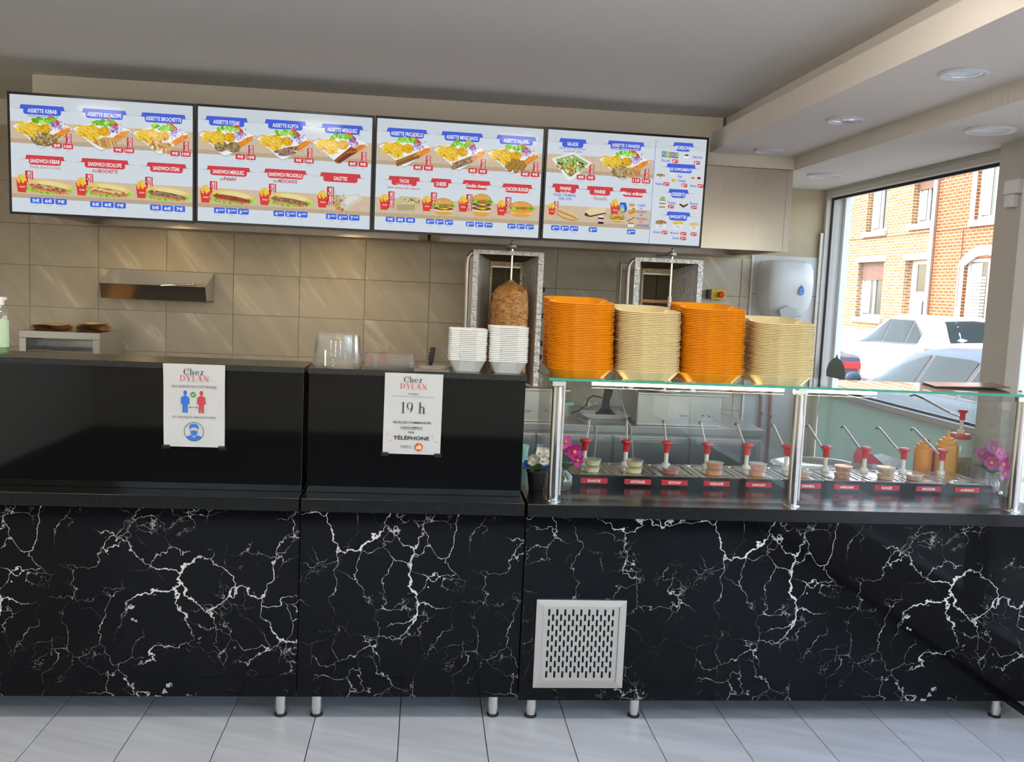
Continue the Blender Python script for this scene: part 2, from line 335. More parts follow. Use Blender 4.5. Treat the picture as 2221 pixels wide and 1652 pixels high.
# pillar and the white glazed front toward the viewer
struct(MB().box(2.50, 2.70, 3.70, 3.98, -.12, 2.287).build('wall_pier', M_PVC)).name = 'trim_4'
db = thing('door_sensor', 'small white plastic box fixed high on the window pier', 'sensor box', (2.50, 3.83, 2.005))
MB().box(-.035, 0, -.05, .05, .055, .115).build('cover', M_PVCW, db, .004); MB().box(-.028, 0, -.012, .05, 0, .054).build('bracket', M_PVCW, db, .003)
door = struct(thing('door_1', None, None, (2.43, 2.70, 0)))
MB().box(0, .07, 0, .09, 0, 2.28).box(0, .07, .90, .995, 0, 2.28).box(0, .07, .09, .90, 2.14, 2.28).box(0, .07, .09, .90, 0, .22).build('door_frame', M_PVCW, door, .004)
MB().box(.03, .04, .09, .90, .22, 2.14).build('pane', M_PANE, door)
MB().box(-.05, -.03, .80, .825, .85, 1.25).build('door_handle', M_CHROME, door, .004)
MB().box(-.03, 0, .80, .825, .88, .90).box(-.03, 0, .80, .825, 1.20, 1.22).build('handle_post', M_CHROME, door)
win2 = struct(thing('window_2', None, None, (2.43, -3.05, 0)))
fm = MB().box(0, .09, 0, 5.75, 0, .32).box(0, .09, 0, 5.75, 2.18, 2.287)
for y in (0, 1.40, 2.84, 4.28, 5.67): fm.box(0, .09, y, y + .08, .32, 2.18)
fm.build('window_frame', M_PVCW, win2, .003)
for y in (.08, 1.48, 2.92, 4.36): MB().box(.04, .046, y, y + (1.32 if y < 3 else 1.31), .32, 2.18).build('pane', M_PANE, win2)
struct(MB().box(2.50, 2.62, -3.2, 3.70, -.12, .05).build('baseboard_right', M_BLACKR))
win3 = struct(thing('window_3', None, None, (-3.1, -3.12, .92)))
fm = MB().box(0, 5.3, 0, .08, 0, .06).box(0, 5.3, 0, .08, 1.30, 1.36)
for x in (0, 1.74, 3.48, 5.24): fm.box(x, x + .06, 0, .08, .06, 1.30)
fm.build('window_frame', M_PVCW, win3, .003)
for x in (.06, 1.80, 3.54): MB().box(x, x + 1.68 + (.02 if x > 3 else 0), .03, .036, .06, 1.30).build('pane', M_PANE, win3)
# round LED panels in the main ceiling (behind the viewer's frame) and downlights in the soffits
M_LEDW = mat('led_dome', (.9, .9, .9), .4, emit=(1.0, .92, .82), estr=40.0)
def ceiling_light(x, y, lab):
    t = thing('ceiling_light', lab, 'ceiling light', (x, y, 2.55), group='round opal ceiling lights over the shop floor')
    MB().lathe(((.155, 0), (.158, -.006), (.155, -.016)), seg=32).build('ring', M_PVCW, t, smooth=40)
    MB().lathe(((.148, -.0165), (.146, -.035), (.132, -.055), (.10, -.068), (.05, -.074), (.001, -.075)), seg=28).build('dome', M_LEDW, t, smooth=60)
for y, row in ((2.45, 'nearest the counter'), (.2, 'furthest from the counter')):
    for x, col in ((-2.2, 'by the side wall'), (-.65, 'in the middle'), (.85, 'beside the soffit')):
        ceiling_light(x, y, 'round opal ceiling light %s, in the row %s' % (col, row))
M_DLREF = mat('downlight_reflector', (.85, .87, .9), .12, .9)
M_DLW = mat('downlight_ring', (.74, .72, .72), .35)
def downlight(x, y, z, r, lab, refl):
    t = thing('downlight', lab, 'downlight', (x, y, z), group='round downlights in the dropped soffits')
    MB().lathe(((r * .99, 0), (r, -.004), (r * .93, -.011), (r * .80, -.008), (r * .74, -.002)), seg=40, cap0=False, cap1=False).build('ring', M_DLW, t, smooth=50)
    if refl:
        MB().lathe(((r * .76, -.0015), (r * .70, -.003), (r * .66, -.001)), seg=36, cap0=False, cap1=False).build('inner_ring', M_DLREF, t, smooth=50)
        MB().lathe(((r * .74, -.001), (r * .5, -.0022), (.001, -.003)), seg=36, cap0=False).build('reflector', M_DLREF, t, smooth=60)
    else:
        MB().lathe(((r * .80, -.004), (.001, -.006)), seg=36, cap0=False).build('diffuser', M_DLW, t, smooth=60)
downlight(1.79, 3.10, 2.358, .082, 'mirrored round downlight in the upper soffit nearest the viewer', True)
downlight(1.79, 4.00, 2.358, .080, 'mirrored round downlight in the middle of the upper soffit', True)
downlight(1.797, 4.93, 2.358, .080, 'small unlit round downlight in the upper soffit beside the menu screen', False)
downlight(2.24, 3.65, 2.287, .098, 'large flat white downlight in the lower soffit, above the window pier', False)
downlight(2.24, 5.23, 2.287, .098, 'large flat white downlight in the lower soffit beside the extraction hood', False)
# back-wall trims on the right
pn = struct(MB().box(2.107, 2.556, 5.926, 5.938, .2, 1.852).build('trim_5', mat('white_wall_board', (.58, .56, .53), .5, var=(6, .06))))
struct(MB().box(2.096, 2.108, 5.918, 5.938, .2, 1.852).build('trim_6', M_PVCW))
MB().box(2.107, 2.556, 5.924, 5.9262, 1.600, 1.603).build('seam', M_GROUT, pn)
bar = MB().box(2.535, 2.566, 5.905, 5.93, .98, 2.012).build('aluminium_bar', mat('dull_aluminium', (.42, .40, .36), .45, .8, var=(60, .3)), None, .002)
tag(bar, 'tall aluminium angle bar standing in the corner beside the street window', 'metal bar')

# ------------------------------------------------------------------ counters
_leg = MB().lathe(((.0215, .026), (.0215, .095)), seg=24).mesh('leg', 0, 40); _leg.materials.append(M_CHROMEB)
_legl = MB().lathe(((.0180, .008), (.0180, .0262)), seg=24).mesh('leg_sleeve', 0, 40); _legl.materials.append(M_CHROMEB)
_legf = MB().lathe(((.0215, 0), (.0225, .003), (.0215, .009), (.017, .010)), seg=24).mesh('rubber_foot', 0, 40); _legf.materials.append(M_BLACKR)
def leg(parent, x, y):
    l = inst('leg', _leg, parent, (x, y, 0)); inst('leg_sleeve', _legl, l); inst('rubber_foot', _legf, l)
def counter(label, x0, x1, yf, zb, legs, ymax):
    t = thing('counter_unit', label, 'counter', ((x0 + x1) / 2, yf, 0)); cx = (x0 + x1) / 2
    MB().box(x0 - cx, x1 - cx, 0, .012, zb, .7635).build('front_panel', M_MARBLE, t, .0008, seg=1)
    MB().box(x0 - cx + .002, x1 - cx - .002, .0125, ymax - yf, zb + .002, .7615).build('carcass', M_DARK, t)
    for x, y in legs: leg(t, x - cx, y - yf)
    return t
counter('black marble-patterned counter base furthest left, under the distancing poster', -2.45, -.407, 3.25, .088, ((-.465, 3.295), (-2.2, 3.295), (-.465, 3.62)), 3.76)
counter('black marble-patterned counter base in the middle, under the telephone poster', -.404, .3845, 3.25, .088, ((-.338, 3.295), (.302, 3.295), (-.338, 3.62), (.302, 3.62)), 3.76)
cu3 = counter('long black marble-patterned counter base on the right, with the steel vent', .3875, 2.38, 3.238, .082, ((.442, 3.287), (.829, 3.287), (2.255, 3.287), (.442, 3.9), (2.255, 3.9)), 4.05)
# steel vent on the right-hand counter
vx, vz, vw = .6012 - (.3875 + 2.38) / 2, .2985, .164
slots = []
def slot(cx, cz, w=.0078, h=.0262):
    r = w / 2; pts = []
    for k in range(7): a = PI * k / 6; pts.append((cx + r * math.cos(a), cz + h / 2 - r + r * math.sin(a)))
    for k in range(7): a = PI + PI * k / 6; pts.append((cx + r * math.cos(a), cz - h / 2 + r + r * math.sin(a)))
    return pts
for i in range(9):
    for j in range(7): slots.append(slot(-.1165 + i * .02915, .1155 - j * .0385))
for i in range(8):
    for j in range(6): slots.append(slot(-.1019 + i * .02915, .0963 - j * .0385))
pl = curve_plate([(-.138, -.138), (.138, -.138), (.138, .138), (-.138, .138)], slots, .0016)
vp = pl.build('vent_plate', M_STEELV, cu3); vp.location = (vx, -.0065, vz)
vf = MB()
for k in range(4):
    M = Matrix.Rotation(k * PI / 2, 4, 'Y'); o, i2 = .164, .138
    sub = MB(); sub.grid([[(-o, .0, o), (o, .0, o)], [(-o, -.012, o), (o, -.012, o)], [(-i2 - .002, -.014, i2 + .002), (i2 + .002, -.014, i2 + .002)], [(-i2, -.006, i2), (i2, -.006, i2)], [(-i2, 0, i2), (i2, 0, i2)]])
    sub.xf(M); n = len(vf.v); vf.v += sub.v; vf.f += [tuple(a + n for a in f) for f in sub.f]
vfo = vf.build('vent_frame', M_STEELV, cu3); vfo.location = (vx, 0, vz)
MB().box(-.138, .138, -.0012, -.0004, -.138, .138).build('vent_backing', M_DARK, cu3).location = (vx, 0, vz)
for sx in (-1, 1):
    MB().lathe(((.0022, 0), (.0018, .0012))).xf(Matrix.Translation((vx + sx * .150, -.0128, vz)) @ Matrix.Rotation(PI / 2, 4, 'X')).build('screw', M_CHROME, cu3)
# granite ledges and raised bars
def bar_top(label, x0, x1):
    cx = (x0 + x1) / 2; t = thing('raised_bar', label, 'bar counter', (cx, 3.34, .764)); a, b = x0 - cx, x1 - cx
    MB().box(a - .005, b + .006, -.105, .42, 0, .0455).build('ledge', M_GRAN, t, .0015, seg=2)
    MB().box(a, b, 0, .02, .0456, .4715).build('front_panel', M_GRANP, t, .001, seg=1)
    MB().box(a + .004, b - .004, .0205, .235, .0456, .4710).build('body', M_DARK, t)
    MB().box(a - .002, b + .002, -.012, .25, .4718, .4925).build('top_slab', M_GRANE, t, .0015, seg=2)
    return t
bar_top('polished black granite bar on the left with the distancing poster taped on', -2.45, -.4155)
bar_top('polished black granite bar in the middle with foam boxes and clear lids on top', -.3975, .374)
gt = MB().box(.3885, 2.385, 3.2235, 4.06, .7645, .8105).build('granite_worktop', M_GRAN, None, .0018); tag(gt, 'glossy black granite worktop under the glass guard on the right', 'worktop')

# ------------------------------------------------------------------ flat print helper (real flat sheets, coloured per face)
def vcol_mat(name, emit=0.0, rough=.6):
    m = bpy.data.materials.new(name); m.use_nodes = True; t = m.node_tree; b = t.nodes['Principled BSDF']; a = t.nodes.new('ShaderNodeVertexColor'); a.layer_name = 'ink'
    b.inputs['Roughness'].default_value = rough
    if emit:
        b.inputs['Base Color'].default_value = (.01, .01, .01, 1); t.links.new(a.outputs[0], b.inputs['Emission Color']); b.inputs['Emission Strength'].default_value = emit; b.inputs['Specular IOR Level'].default_value = .08
    else: t.links.new(a.outputs[0], b.inputs['Base Color'])
    return m
M_INK = vcol_mat('printed_ink'); M_LCD = vcol_mat('lit_screen_picture', .82, .07)
class Art:
    """flat artwork in layout units (x right, y down); sx, sy scale to metres; sits in the xz plane, facing -y"""
    def __init__(s, sx, sy): s.sx, s.sy = sx, sy; s.groups = {}; s.k = {}; s.cur = 'picture'; s.n = 0
    def new(s, name): s.n += 1; s.cur = '%s#%d' % (name, s.n); return s.cur
    def poly(s, pts, col, lay=1, g=None):
        g = g or s.cur; V, F, K = s.groups.setdefault(g, ([], [], [])); n = len(V); k = s.k.get((g, lay), 0); s.k[(g, lay)] = (k + 1) % 40
        d = -(.0004 * lay + .000009 * k)
        V += [(x * s.sx, d, -y * s.sy) for x, y in pts]; F.append(tuple(range(n, n + len(pts)))); K.append(lin(col))
    def rect(s, x0, y0, x1, y1, col, lay=1, g=None): s.poly([(x0, y0), (x1, y0), (x1, y1), (x0, y1)], col, lay, g)
    def ell(s, cx, cy, rx, ry, col, lay=1, n=18, a0=0, a1=2 * PI, rot=0, g=None):
        full = abs(a1 - a0 - 2 * PI) < .01; pts = []
        for i in range(n if full else n + 1):
            a = a0 + (a1 - a0) * i / n; x, y = rx * math.cos(a), ry * math.sin(a)
            pts.append((cx + x * math.cos(rot) - y * math.sin(rot), cy + x * math.sin(rot) + y * math.cos(rot)))
        s.poly(pts, col, lay, g)
    def ring(s, cx, cy, r, w, col, lay=1, n=40, g=None):
        for i in range(n):
            a, b = 2 * PI * i / n, 2 * PI * (i + 1) / n
            s.poly([(cx + r * math.cos(a), cy + r * math.sin(a)), (cx + r * math.cos(b), cy + r * math.sin(b)), (cx + (r - w) * math.cos(b), cy + (r - w) * math.sin(b)), (cx + (r - w) * math.cos(a), cy + (r - w) * math.sin(a))], col, lay, g)
    def rrect(s, cx, cy, w, h, r, col, lay=1, g=None):
        pts = []
        for qx, qy, a0 in ((1, 1, 0), (-1, 1, 90), (-1, -1, 180), (1, -1, 270)):
            for k in range(4):
                a = math.radians(a0 + 30 * k); pts.append((cx + qx * (w / 2 - r) + r * math.cos(a), cy + qy * (h / 2 - r) + r * math.sin(a)))
        s.poly(pts, col, lay, g)
    def stick(s, x, y, l, wd, ang, col, lay=3, g=None):
        c, n = math.cos(ang), math.sin(ang); a, b = l / 2, wd / 2
        s.poly([(x - a * c + b * n, y - a * n - b * c), (x + a * c + b * n, y + a * n - b * c), (x + a * c - b * n, y + a * n + b * c), (x - a * c - b * n, y - a * n + b * c)], col, lay, g)
    def text(s, cx, cy, w, h, body, col, lay=5, bold=.02, shear=0.0, rot=0.0, g='lettering'):
        """centred text stretched to w x h"""
        vs, fs, tw, th = text2d(body, bold)
        if g == 'lettering': s.n += 1; g = 'lettering#%d' % s.n
        g = g or s.cur; V, F, K = s.groups.setdefault(g, ([], [], [])); n = len(V); d = -.0004 * lay
        c, q = math.cos(rot), math.sin(rot)
        for x, y in vs:
            X = (x - .5) * w + (y - .5) * shear * h; Y = -(y - .5) * h
            V.append(((cx + X * c - Y * q) * s.sx, d, -(cy + X * q + Y * c) * s.sy))
        cl = lin(col)
        for f in fs: F.append(tuple(n + i for i in f)); K.append(cl)
    def build(s, parent, m, off=(0, 0, 0), names=None):
        for g, (V, F, K) in s.groups.items():
            g = g.split('#')[0]; me = bpy.data.meshes.new(g); me.from_pydata(V, [], F); at = me.color_attributes.new('ink', 'FLOAT_COLOR', 'CORNER')
            k = 0; buf = []
            for f, c in zip(F, K): buf += [c[0], c[1], c[2], 1.0] * len(f)
            at.data.foreach_set('color', buf); me.materials.append(m)
            o = bpy.data.objects.new(g, me); C.objects.link(o); o.parent = parent; o.location = off

# serif lettering drawn from thick and thin strokes (cap height 1)
def serif(ch):
    P = []
    def R(x0, y0, x1, y1): P.append([(x0, y0), (x1, y0), (x1, y1), (x0, y1)])
    def L(x0, y0, x1, y1, w): P.append([(x0 - w / 2, y0), (x0 + w / 2, y0), (x1 + w / 2, y1), (x1 - w / 2, y1)])
    def A(cx, cy, rx, ry, a0, a1, thin, thick, n=16):
        for i in range(n):
            q = []
            for a in (a0 + (a1 - a0) * i / n, a0 + (a1 - a0) * (i + 1) / n):
                r = math.radians(a); wd = thin + (thick - thin) * abs(math.cos(r)) ** 1.5
                q.append(((cx + rx * math.cos(r), cy + ry * math.sin(r)), (cx + (rx - wd) * math.cos(r), cy + (ry - wd * .7) * math.sin(r))))
            P.append([q[0][0], q[1][0], q[1][1], q[0][1]])
    sf = .035
    if ch == 'C': A(.45, .5, .43, .52, 35, 325, .05, .17); R(.76, .62, .80, .98); wd = .86
    elif ch == 'h': R(.10, 0, .22, 1.03); R(.02, 0, .30, sf); R(.02, 1.0, .14, 1.03); A(.40, .42, .22, .25, 0, 150, .05, .13); R(.49, 0, .62, .43); R(.42, 0, .70, sf); wd = .74
    elif ch == 'e': A(.33, .33, .30, .36, 12, 330, .05, .14); R(.12, .36, .60, .41); wd = .68
    elif ch == 'z': R(.04, .62, .54, .67); R(.04, .54, .08, .67); L(.12, 0, .46, .65, .16); R(.04, 0, .54, .05); R(.50, 0, .54, .15); wd = .60
    elif ch == 'D': R(.10, 0, .24, 1); R(.02, 0, .40, sf); R(.02, 1 - sf, .40, 1); A(.38, .5, .46, .5, -90, 90, .04, .15); wd = .92
    elif ch == 'Y': L(.12, 1, .42, .45, .15); L(.80, 1, .48, .45, .05); R(.38, 0, .52, .47); R(.28, 0, .62, sf); R(.0, 1 - sf, .28, 1); R(.66, 1 - sf, .92, 1); wd = .92
    elif ch == 'L': R(.10, 0, .24, 1); R(.02, 1 - sf, .34, 1); R(.02, 0, .66, .045); R(.62, 0, .66, .24); wd = .72
    elif ch == 'A': L(.14, 0, .44, 1, .05); L(.76, 0, .44, 1, .16); R(.24, .32, .64, .37); R(.02, 0, .28, sf); R(.60, 0, .92, sf); wd = .94
    elif ch == 'N': R(.14, 0, .19, 1); L(.18, 1, .78, 0, .16); R(.78, 0, .83, 1); R(.04, 0, .30, sf); R(.0, 1 - sf, .22, 1); R(.66, 1 - sf, .96, 1); wd = .98
    elif ch == '1': R(.22, 0, .34, 1); R(.10, 0, .46, sf); P.append([(.06, .84), (.22, .90), (.34, 1.0), (.22, 1.0)]); wd = .52
    elif ch == '9': A(.34, .68, .31, .33, 0, 360, .04, .12, 24); A(.20, .62, .45, .62, -62, 5, .05, .12, 10); wd = .70
    else: wd = .34
    return P, wd
def serif_text(art, cx, cy, h, body, col, lay=3, gap=.10, xs=1.0, g='lettering'):
    art.n += 1; g = '%s#%d' % (g, art.n)
    ws = [serif(c)[1] for c in body]; tot = (sum(ws) + gap * (len(body) - 1)) * h * xs; x = cx - tot / 2
    for c, wd in zip(body, ws):
        for p in serif(c)[0]: art.poly([(x + a * h * xs, cy + h / 2 - b * h) for a, b in p], col, lay, g)
        x += (wd + gap) * h * xs

# posters ------------------------------------------------------------------
M_TAPE = glassmat('clear_tape', (.55, .55, .57), (1, 1, 1), 1.5, .15, 1.0, .08)
def poster(label, loc, w, h, rot, draw):
    t = thing('poster', label, 'poster', loc, rot)
    rows = []
    for j in range(13):
        v = j / 12; rows.append([(-w / 2 + w * i / 8, -.0012 - .0016 * math.sin(5 * v + i * .6) ** 2 - (.0035 * max(0, v - .85) / .15 if i == 0 else 0), h * v) for i in range(9)])
    top = [(p[0], -.0105, h + .001) for p in rows[-1]]
    MB().grid(rows).build('sheet', M_PAPER, t, smooth=60)
    a = Art(.001, .001); draw(a); a.build(t, M_INK, (-w / 2, -.0030, h))
    for x in (-w / 2 - .006, w / 2 - .022):
        MB().box(x, x + .028, -.0034, -.0028, -.009, .006).build('tape', M_TAPE, t)
    return t
def draw_distance(a):
    serif_text(a, 103, 27, 22, 'Chez', '#151515', xs=.98); serif_text(a, 106, 50, 21, 'DYLAN', '#d4545c', gap=.08)
    a.text(104, 79, 152, 8.6, 'ON GARDE NOS DISTANCES', '#55565a', 3, 0, g='lettering')
    for cx, col in ((74, '#2c6fd0'), (129, '#c94046')):
        a.new('pictogram')
        a.ell(cx, 101, 6, 8, col, 2); a.rect(cx - 3, 106, cx + 3, 114, col, 2)
        a.poly([(cx - 8, 113), (cx + 8, 113), (cx + 14, 118), (cx + 15, 140), (cx + 9, 142), (cx + 9, 172), (cx + 1.2, 172), (cx + .6, 148), (cx - .6, 148), (cx - 1.2, 172), (cx - 9, 172), (cx - 9, 142), (cx - 15, 140), (cx - 14, 118)], col, 2)
    a.new('tick_mark'); a.ell(101, 107, 9.6, 9.6, '#3f8f37', 2); a.stick(98.6, 108.6, 6, 2, .75, '#f2f2f2', 3); a.stick(103, 106.4, 10, 2, -.9, '#f2f2f2', 3)
    a.new('arrow'); a.rect(91, 151.2, 113, 152.8, '#3b6b35', 2); a.poly([(87, 152), (92, 147.5), (92, 156.5)], '#3b6b35', 2); a.poly([(117, 152), (112, 147.5), (112, 156.5)], '#3b6b35', 2)
    a.text(105, 188, 148, 8.4, 'ET MASQUE OBLIGATOIRE', '#55565a', 3, 0)
    a.new('mask_emblem'); a.ring(104, 238, 34, 1.8, '#3a4570', 2)
    a.poly([(77, 257), (88, 253), (95, 251), (104, 262), (113, 251), (120, 253), (131, 257), (124, 265), (114, 271), (104, 272.5), (94, 271), (84, 265)], '#3672cf', 2)
    a.ell(104, 223, 16.5, 13, '#3672cf', 2, a0=PI, a1=2 * PI); a.poly([(87.5, 222), (120.5, 222), (118, 234), (115, 226), (104, 222.5), (93, 226), (90, 234)], '#3672cf', 2)
    a.poly([(93, 236), (104, 233.5), (115, 236), (115, 247), (104, 254), (93, 247)], '#3672cf', 3)
    for x in (93, 115): a.stick(x + (-1.5 if x < 100 else 1.5), 238, 5, .9, (1.2 if x < 100 else -1.2), '#3672cf', 2)
def draw_phone(a):
    serif_text(a, 100, 22, 21, 'Chez', '#151515', xs=.98); serif_text(a, 103, 46, 20, 'DYLAN', '#d4545c', gap=.08)
    a.text(102, 73, 36, 8, 'APRÉS', '#55565a', 3, 0); a.new('rule_line'); a.rect(28, 83, 176, 84, '#77777a', 2)
    serif_text(a, 103, 124, 40, '19 h', '#2a1418', xs=.86)
    a.text(101, 177, 138, 8, 'VEUILLEZ COMMANDER', '#333438', 3, .012); a.text(101, 196, 80, 8, 'UNIQUEMENT', '#333438', 3, .012); a.new('underline'); a.rect(60, 201.6, 142, 202.6, '#333438', 2)
    a.text(101, 213, 21, 7.5, 'PAR', '#333438', 3, .012); a.text(101, 232, 128, 17, 'TÉLÉPHONE', '#17171a', 3, .02)
    for cx in (21, 184):
        a.new('phone_emblem')
        for (x, y, l, an) in ((cx - 5, 229, 13, 1.25), (cx + 2, 239, 15, .72)): a.stick(x, y, l, 4.2, an, '#e7b2ac', 2); a.stick(x, y, l - 2.4, 2.4, an, '#efe4e2', 3)
        a.ell(cx - 6, 223, 3.4, 4.2, '#dd9b94', 2); a.ell(cx + 7, 244, 4.4, 3.2, '#dd9b94', 2)
    a.text(84, 266, 37, 11, 'MERCI', '#77787c', 3, 0); a.new('thumb_emblem'); a.ell(128, 266, 15, 15, '#d8483f', 2)
    a.rect(119, 262, 124, 274, '#f4cf8b', 3); a.poly([(125, 263), (130, 255), (133, 255), (133, 261), (138, 261.5), (138, 273), (125, 274)], '#f4cf8b', 3)
poster('white paper poster about keeping distances and masks, taped to the left bar', (-.7885, 3.3385, .962), .209, .2935, (math.radians(2.4), 0, 0), draw_distance)
poster('white paper poster reading 19 h and TÉLÉPHONE, taped to the middle bar', (-.0285, 3.3385, .957), .206, .2930, (math.radians(2.4), math.radians(.25), 0), draw_phone)

# ------------------------------------------------------------------ extraction hoods
def hood(label, x0, x1):
    t = thing('extraction_hood', label, 'extraction hood', (x0, 5.12, 1.837)); L = x1 - x0; d = .81
    MB().box(0, L, 0, .004, 0, .449).box(0, .004, .004, d, 0, .449).box(L - .004, L, .004, d, 0, .449).box(.004, L - .004, d - .004, d, 0, .449).build('shell', M_STEELH, t)
    MB().box(.004, L - .004, .004, .05, 0, .003).box(.004, L - .004, d - .05, d - .004, 0, .003).box(.004, .05, .05, d - .05, 0, .003).box(L - .05, L - .004, .05, d - .05, 0, .003).build('drip_rim', M_STEELH, t)
    n = 4
    for i in range(n):
        a = .05 + (L - .1) * i / n; b = .05 + (L - .1) * (i + 1) / n
        f = MB().box(a + .004, b - .004, .05, d - .05, .045, .05)
        for k in range(9): f.box(a + .02 + (b - a - .04) * k / 9, a + .02 + (b - a - .04) * (k + .55) / 9, .08, d - .08, .036, .045)
        f.build('grease_filter', M_STEELH, t)
    return t
h1 = hood('long stainless extraction hood on the left behind the menu screens', -2.035, .004)
M_ADDLAMP = mat('added_lamp_glow', (1, .9, .7), .4, emit=(1.0, .74, .36), estr=48.0)  # two lamps added inside the hood, out of view, to warm the tile wall
for lx in (.45, 1.55):
    hl = MB().lathe(((.075, .050), (.075, .036), (.062, .032)), (lx, .38, 0), 24, False, False).build('added_lamp_housing', M_STEELH, h1, smooth=40); MB().cyl((lx, .38, .0345), .060, .0012, 24).build('added_lamp_glass', M_ADDLAMP, hl)
h2 = hood('long stainless extraction hood on the right with its bare end panel showing', .022, 2.014)
MB().box(1.9585, 1.9600, -.0006, 0, .004, .445).build('panel_seam', M_GROUT, h2)
for k in range(9): MB().lathe(((.0035, 0), (.0025, .0015)), seg=8).xf(Matrix.Translation((1.972 + .008 * (k % 2), -.0005, .04 + k * .046)) @ Matrix.Rotation(PI / 2, 4, 'X')).build('rivet', M_STEELH, h2)

# ------------------------------------------------------------------ menu screens
import numpy as np
LW, LH = 2050.0, 1335.0
def homog(c):
    A = []; B = []
    for (x, y), (u, v) in zip(c, ((0, 0), (LW, 0), (LW, LH), (0, LH))):
        A.append([x, y, 1, 0, 0, 0, -u * x, -u * y]); B.append(u); A.append([0, 0, 0, x, y, 1, -v * x, -v * y]); B.append(v)
    hh = np.linalg.solve(np.array(A, float), np.array(B, float)); return np.append(hh, 1).reshape(3, 3)
BLUE, REDC, WH = '#4a66e0', '#d8454d', '#fdfdff'
class Menu(Art):
    def __init__(s, corners): super().__init__(.8495 / LW, .556 / LH); s.H = homog(corners)
    def c(s, x, y):
        q = s.H @ np.array([x, y, 1.0]); return q[0] / q[2], q[1] / q[2]
    def bg(s, bands, x1=LW):
        s.rect(0, 0, LW, LH, '#dbe4ec', 0, 'backdrop'); s.rect(0, 0, LW, 150, '#d3dce3', 0.3, 'backdrop')
        for y0, y1 in bands:
            s.rect(0, y0, x1, y1, '#d9c3a8', 1, 'backdrop'); r = random.Random(3)
            s.rect(0, y1 - (y1 - y0) * .20, x1, y1, '#c3ae90', 1.2, 'backdrop')
            n = 9
            for k in range(-3, n + 4):
                xm = x1 * (k + .5) / n; xt = x1 / 2 + (xm - x1 / 2) * .55
                if not (0 < xm < x1 and 0 < xt < x1): continue
                s.poly([(xt - 1.5, y0), (xt + 1.5, y0), (xm + 2, y1 - (y1 - y0) * .2), (xm + 2, y1), (xm - 2, y1), (xm - 2, y1 - (y1 - y0) * .2)], '#b39c80', 1.3, 'backdrop')
            for k in range(26):
                yy = y0 + (y1 - y0) * .8 * r.random(); xx = x1 * r.random(); l = 60 + 120 * r.random()
                s.rect(max(0, xx), yy, min(x1, xx + l), yy + 3, r.choice(('#cdb496', '#e4d2bb')), 1.25, 'backdrop')
    def banner(s, zx, zy, w, body, tw, col=BLUE, th=46, sub=None, shear=0):
        g = s.new('banner'); x, y = s.c(zx, zy); t = y - 62; h1, h2 = 50, 108; a = w / 2; b = a - 40
        s.poly([(x - a + 14, t), (x + a - 14, t), (x + a, t + h1), (x - a, t + h1)], col, 2, g)
        pts = [(x - b, t + h1), (x + b, t + h1)]
        for k in range(5): q = math.radians(20 + 70 * k / 4); pts.append((x + b - 34 + 34 * math.cos(q), t + h2 - 30 + 30 * math.sin(q)))
        for k in range(5): q = math.radians(90 + 70 * k / 4); pts.append((x - b + 34 + 34 * math.cos(q), t + h2 - 30 + 30 * math.sin(q)))
        s.poly(pts, col, 2, g)
        for sg in (-1, 1): s.poly([(x + sg * a, t + h1 - 8), (x + sg * (a + 95), t + h1 - 1), (x + sg * a, t + h1 + 1)], '#b4bdc6', 1.6, g)
        s.text(x, y + (-8 if sub else 2), tw, th, body, WH, 3.4, .022, shear, g=g)
        if sub: s.text(x, y + 34, sub[1], 26, sub[0], WH, 3.4, .01, .2, g=g)
    def note(s, zx, zy, w, h, body, col, shear=0, bold=.01): g = s.new('lettering'); x, y = s.c(zx, zy); s.text(x, y, w, h, body, col, 5, bold, shear, g=g)
    def tag_(s, zx, zy, body, col, w=112, h=62, under=None, small=None):
        g = s.new('price_tag'); x, y = s.c(zx, zy); s.rrect(x, y, w, h, 13, col, 4, g)
        if small: s.text(x - w * .24, y + 3, h * .40, h * .62, body, WH, 5.2, .03, g=g); s.text(x + w * .14, y - h * .08, w * .52, h * .30, ',' + small, WH, 5.2, .025, g=g)
        else: s.text(x, y, (w * .74 if len(body) > 2 else w * .62), h * .56, body, WH, 5.2, .03, g=g)
        if under: s.text(x, y + h * .5 + 17, 46, 13, under, '#8d93a8', 5, 0, g=g)
    def tags3(s, pts, texts, w=128, h=68, small=None):
        for (p, b, u) in zip(pts, texts, ('Seul', 'Frites', 'Menu')): s.tag_(p[0], p[1], b, '#3f6ce6', w, h, u, small)
    def can(s, zx, zy, w, h, lay=3):
        s.new('can_picture'); x, y = s.c(zx, zy); s.poly([(x - w / 2, y - h / 2 + 6), (x - w / 2 + 6, y - h / 2), (x + w / 2 - 4, y - h / 2), (x + w / 2, y - h / 2 + 7), (x + w / 2, y + h / 2), (x - w / 2, y + h / 2)], '#c9293a', lay)
        s.rect(x + w * .24, y - h / 2 + 8, x + w * .34, y + h / 2, '#efe9ea', lay + .1); s.rect(x - w / 2 + 4, y - h / 2, x + w / 2 - 4, y - h / 2 + 4, '#b9b9c0', lay + .1)
        s.text(x - w * .08, y + h * .02, h * .92, w * .46, 'Coca-Cola', '#fbf4f4', lay + .3, .03, .25, -PI / 2)
    def chips(s, x, y, w, h, n, lay=3, seed=1):
        r = random.Random(seed)
        for k in range(n):
            s.stick(x + w * (r.random() - .5), y + h * (r.random() - .5), 50 + 36 * r.random(), 13, r.uniform(-.5, 1.2), r.choice(('#f5cf3d', '#f0c02c', '#fadb5c', '#dca21e', '#f7d24a')), lay)
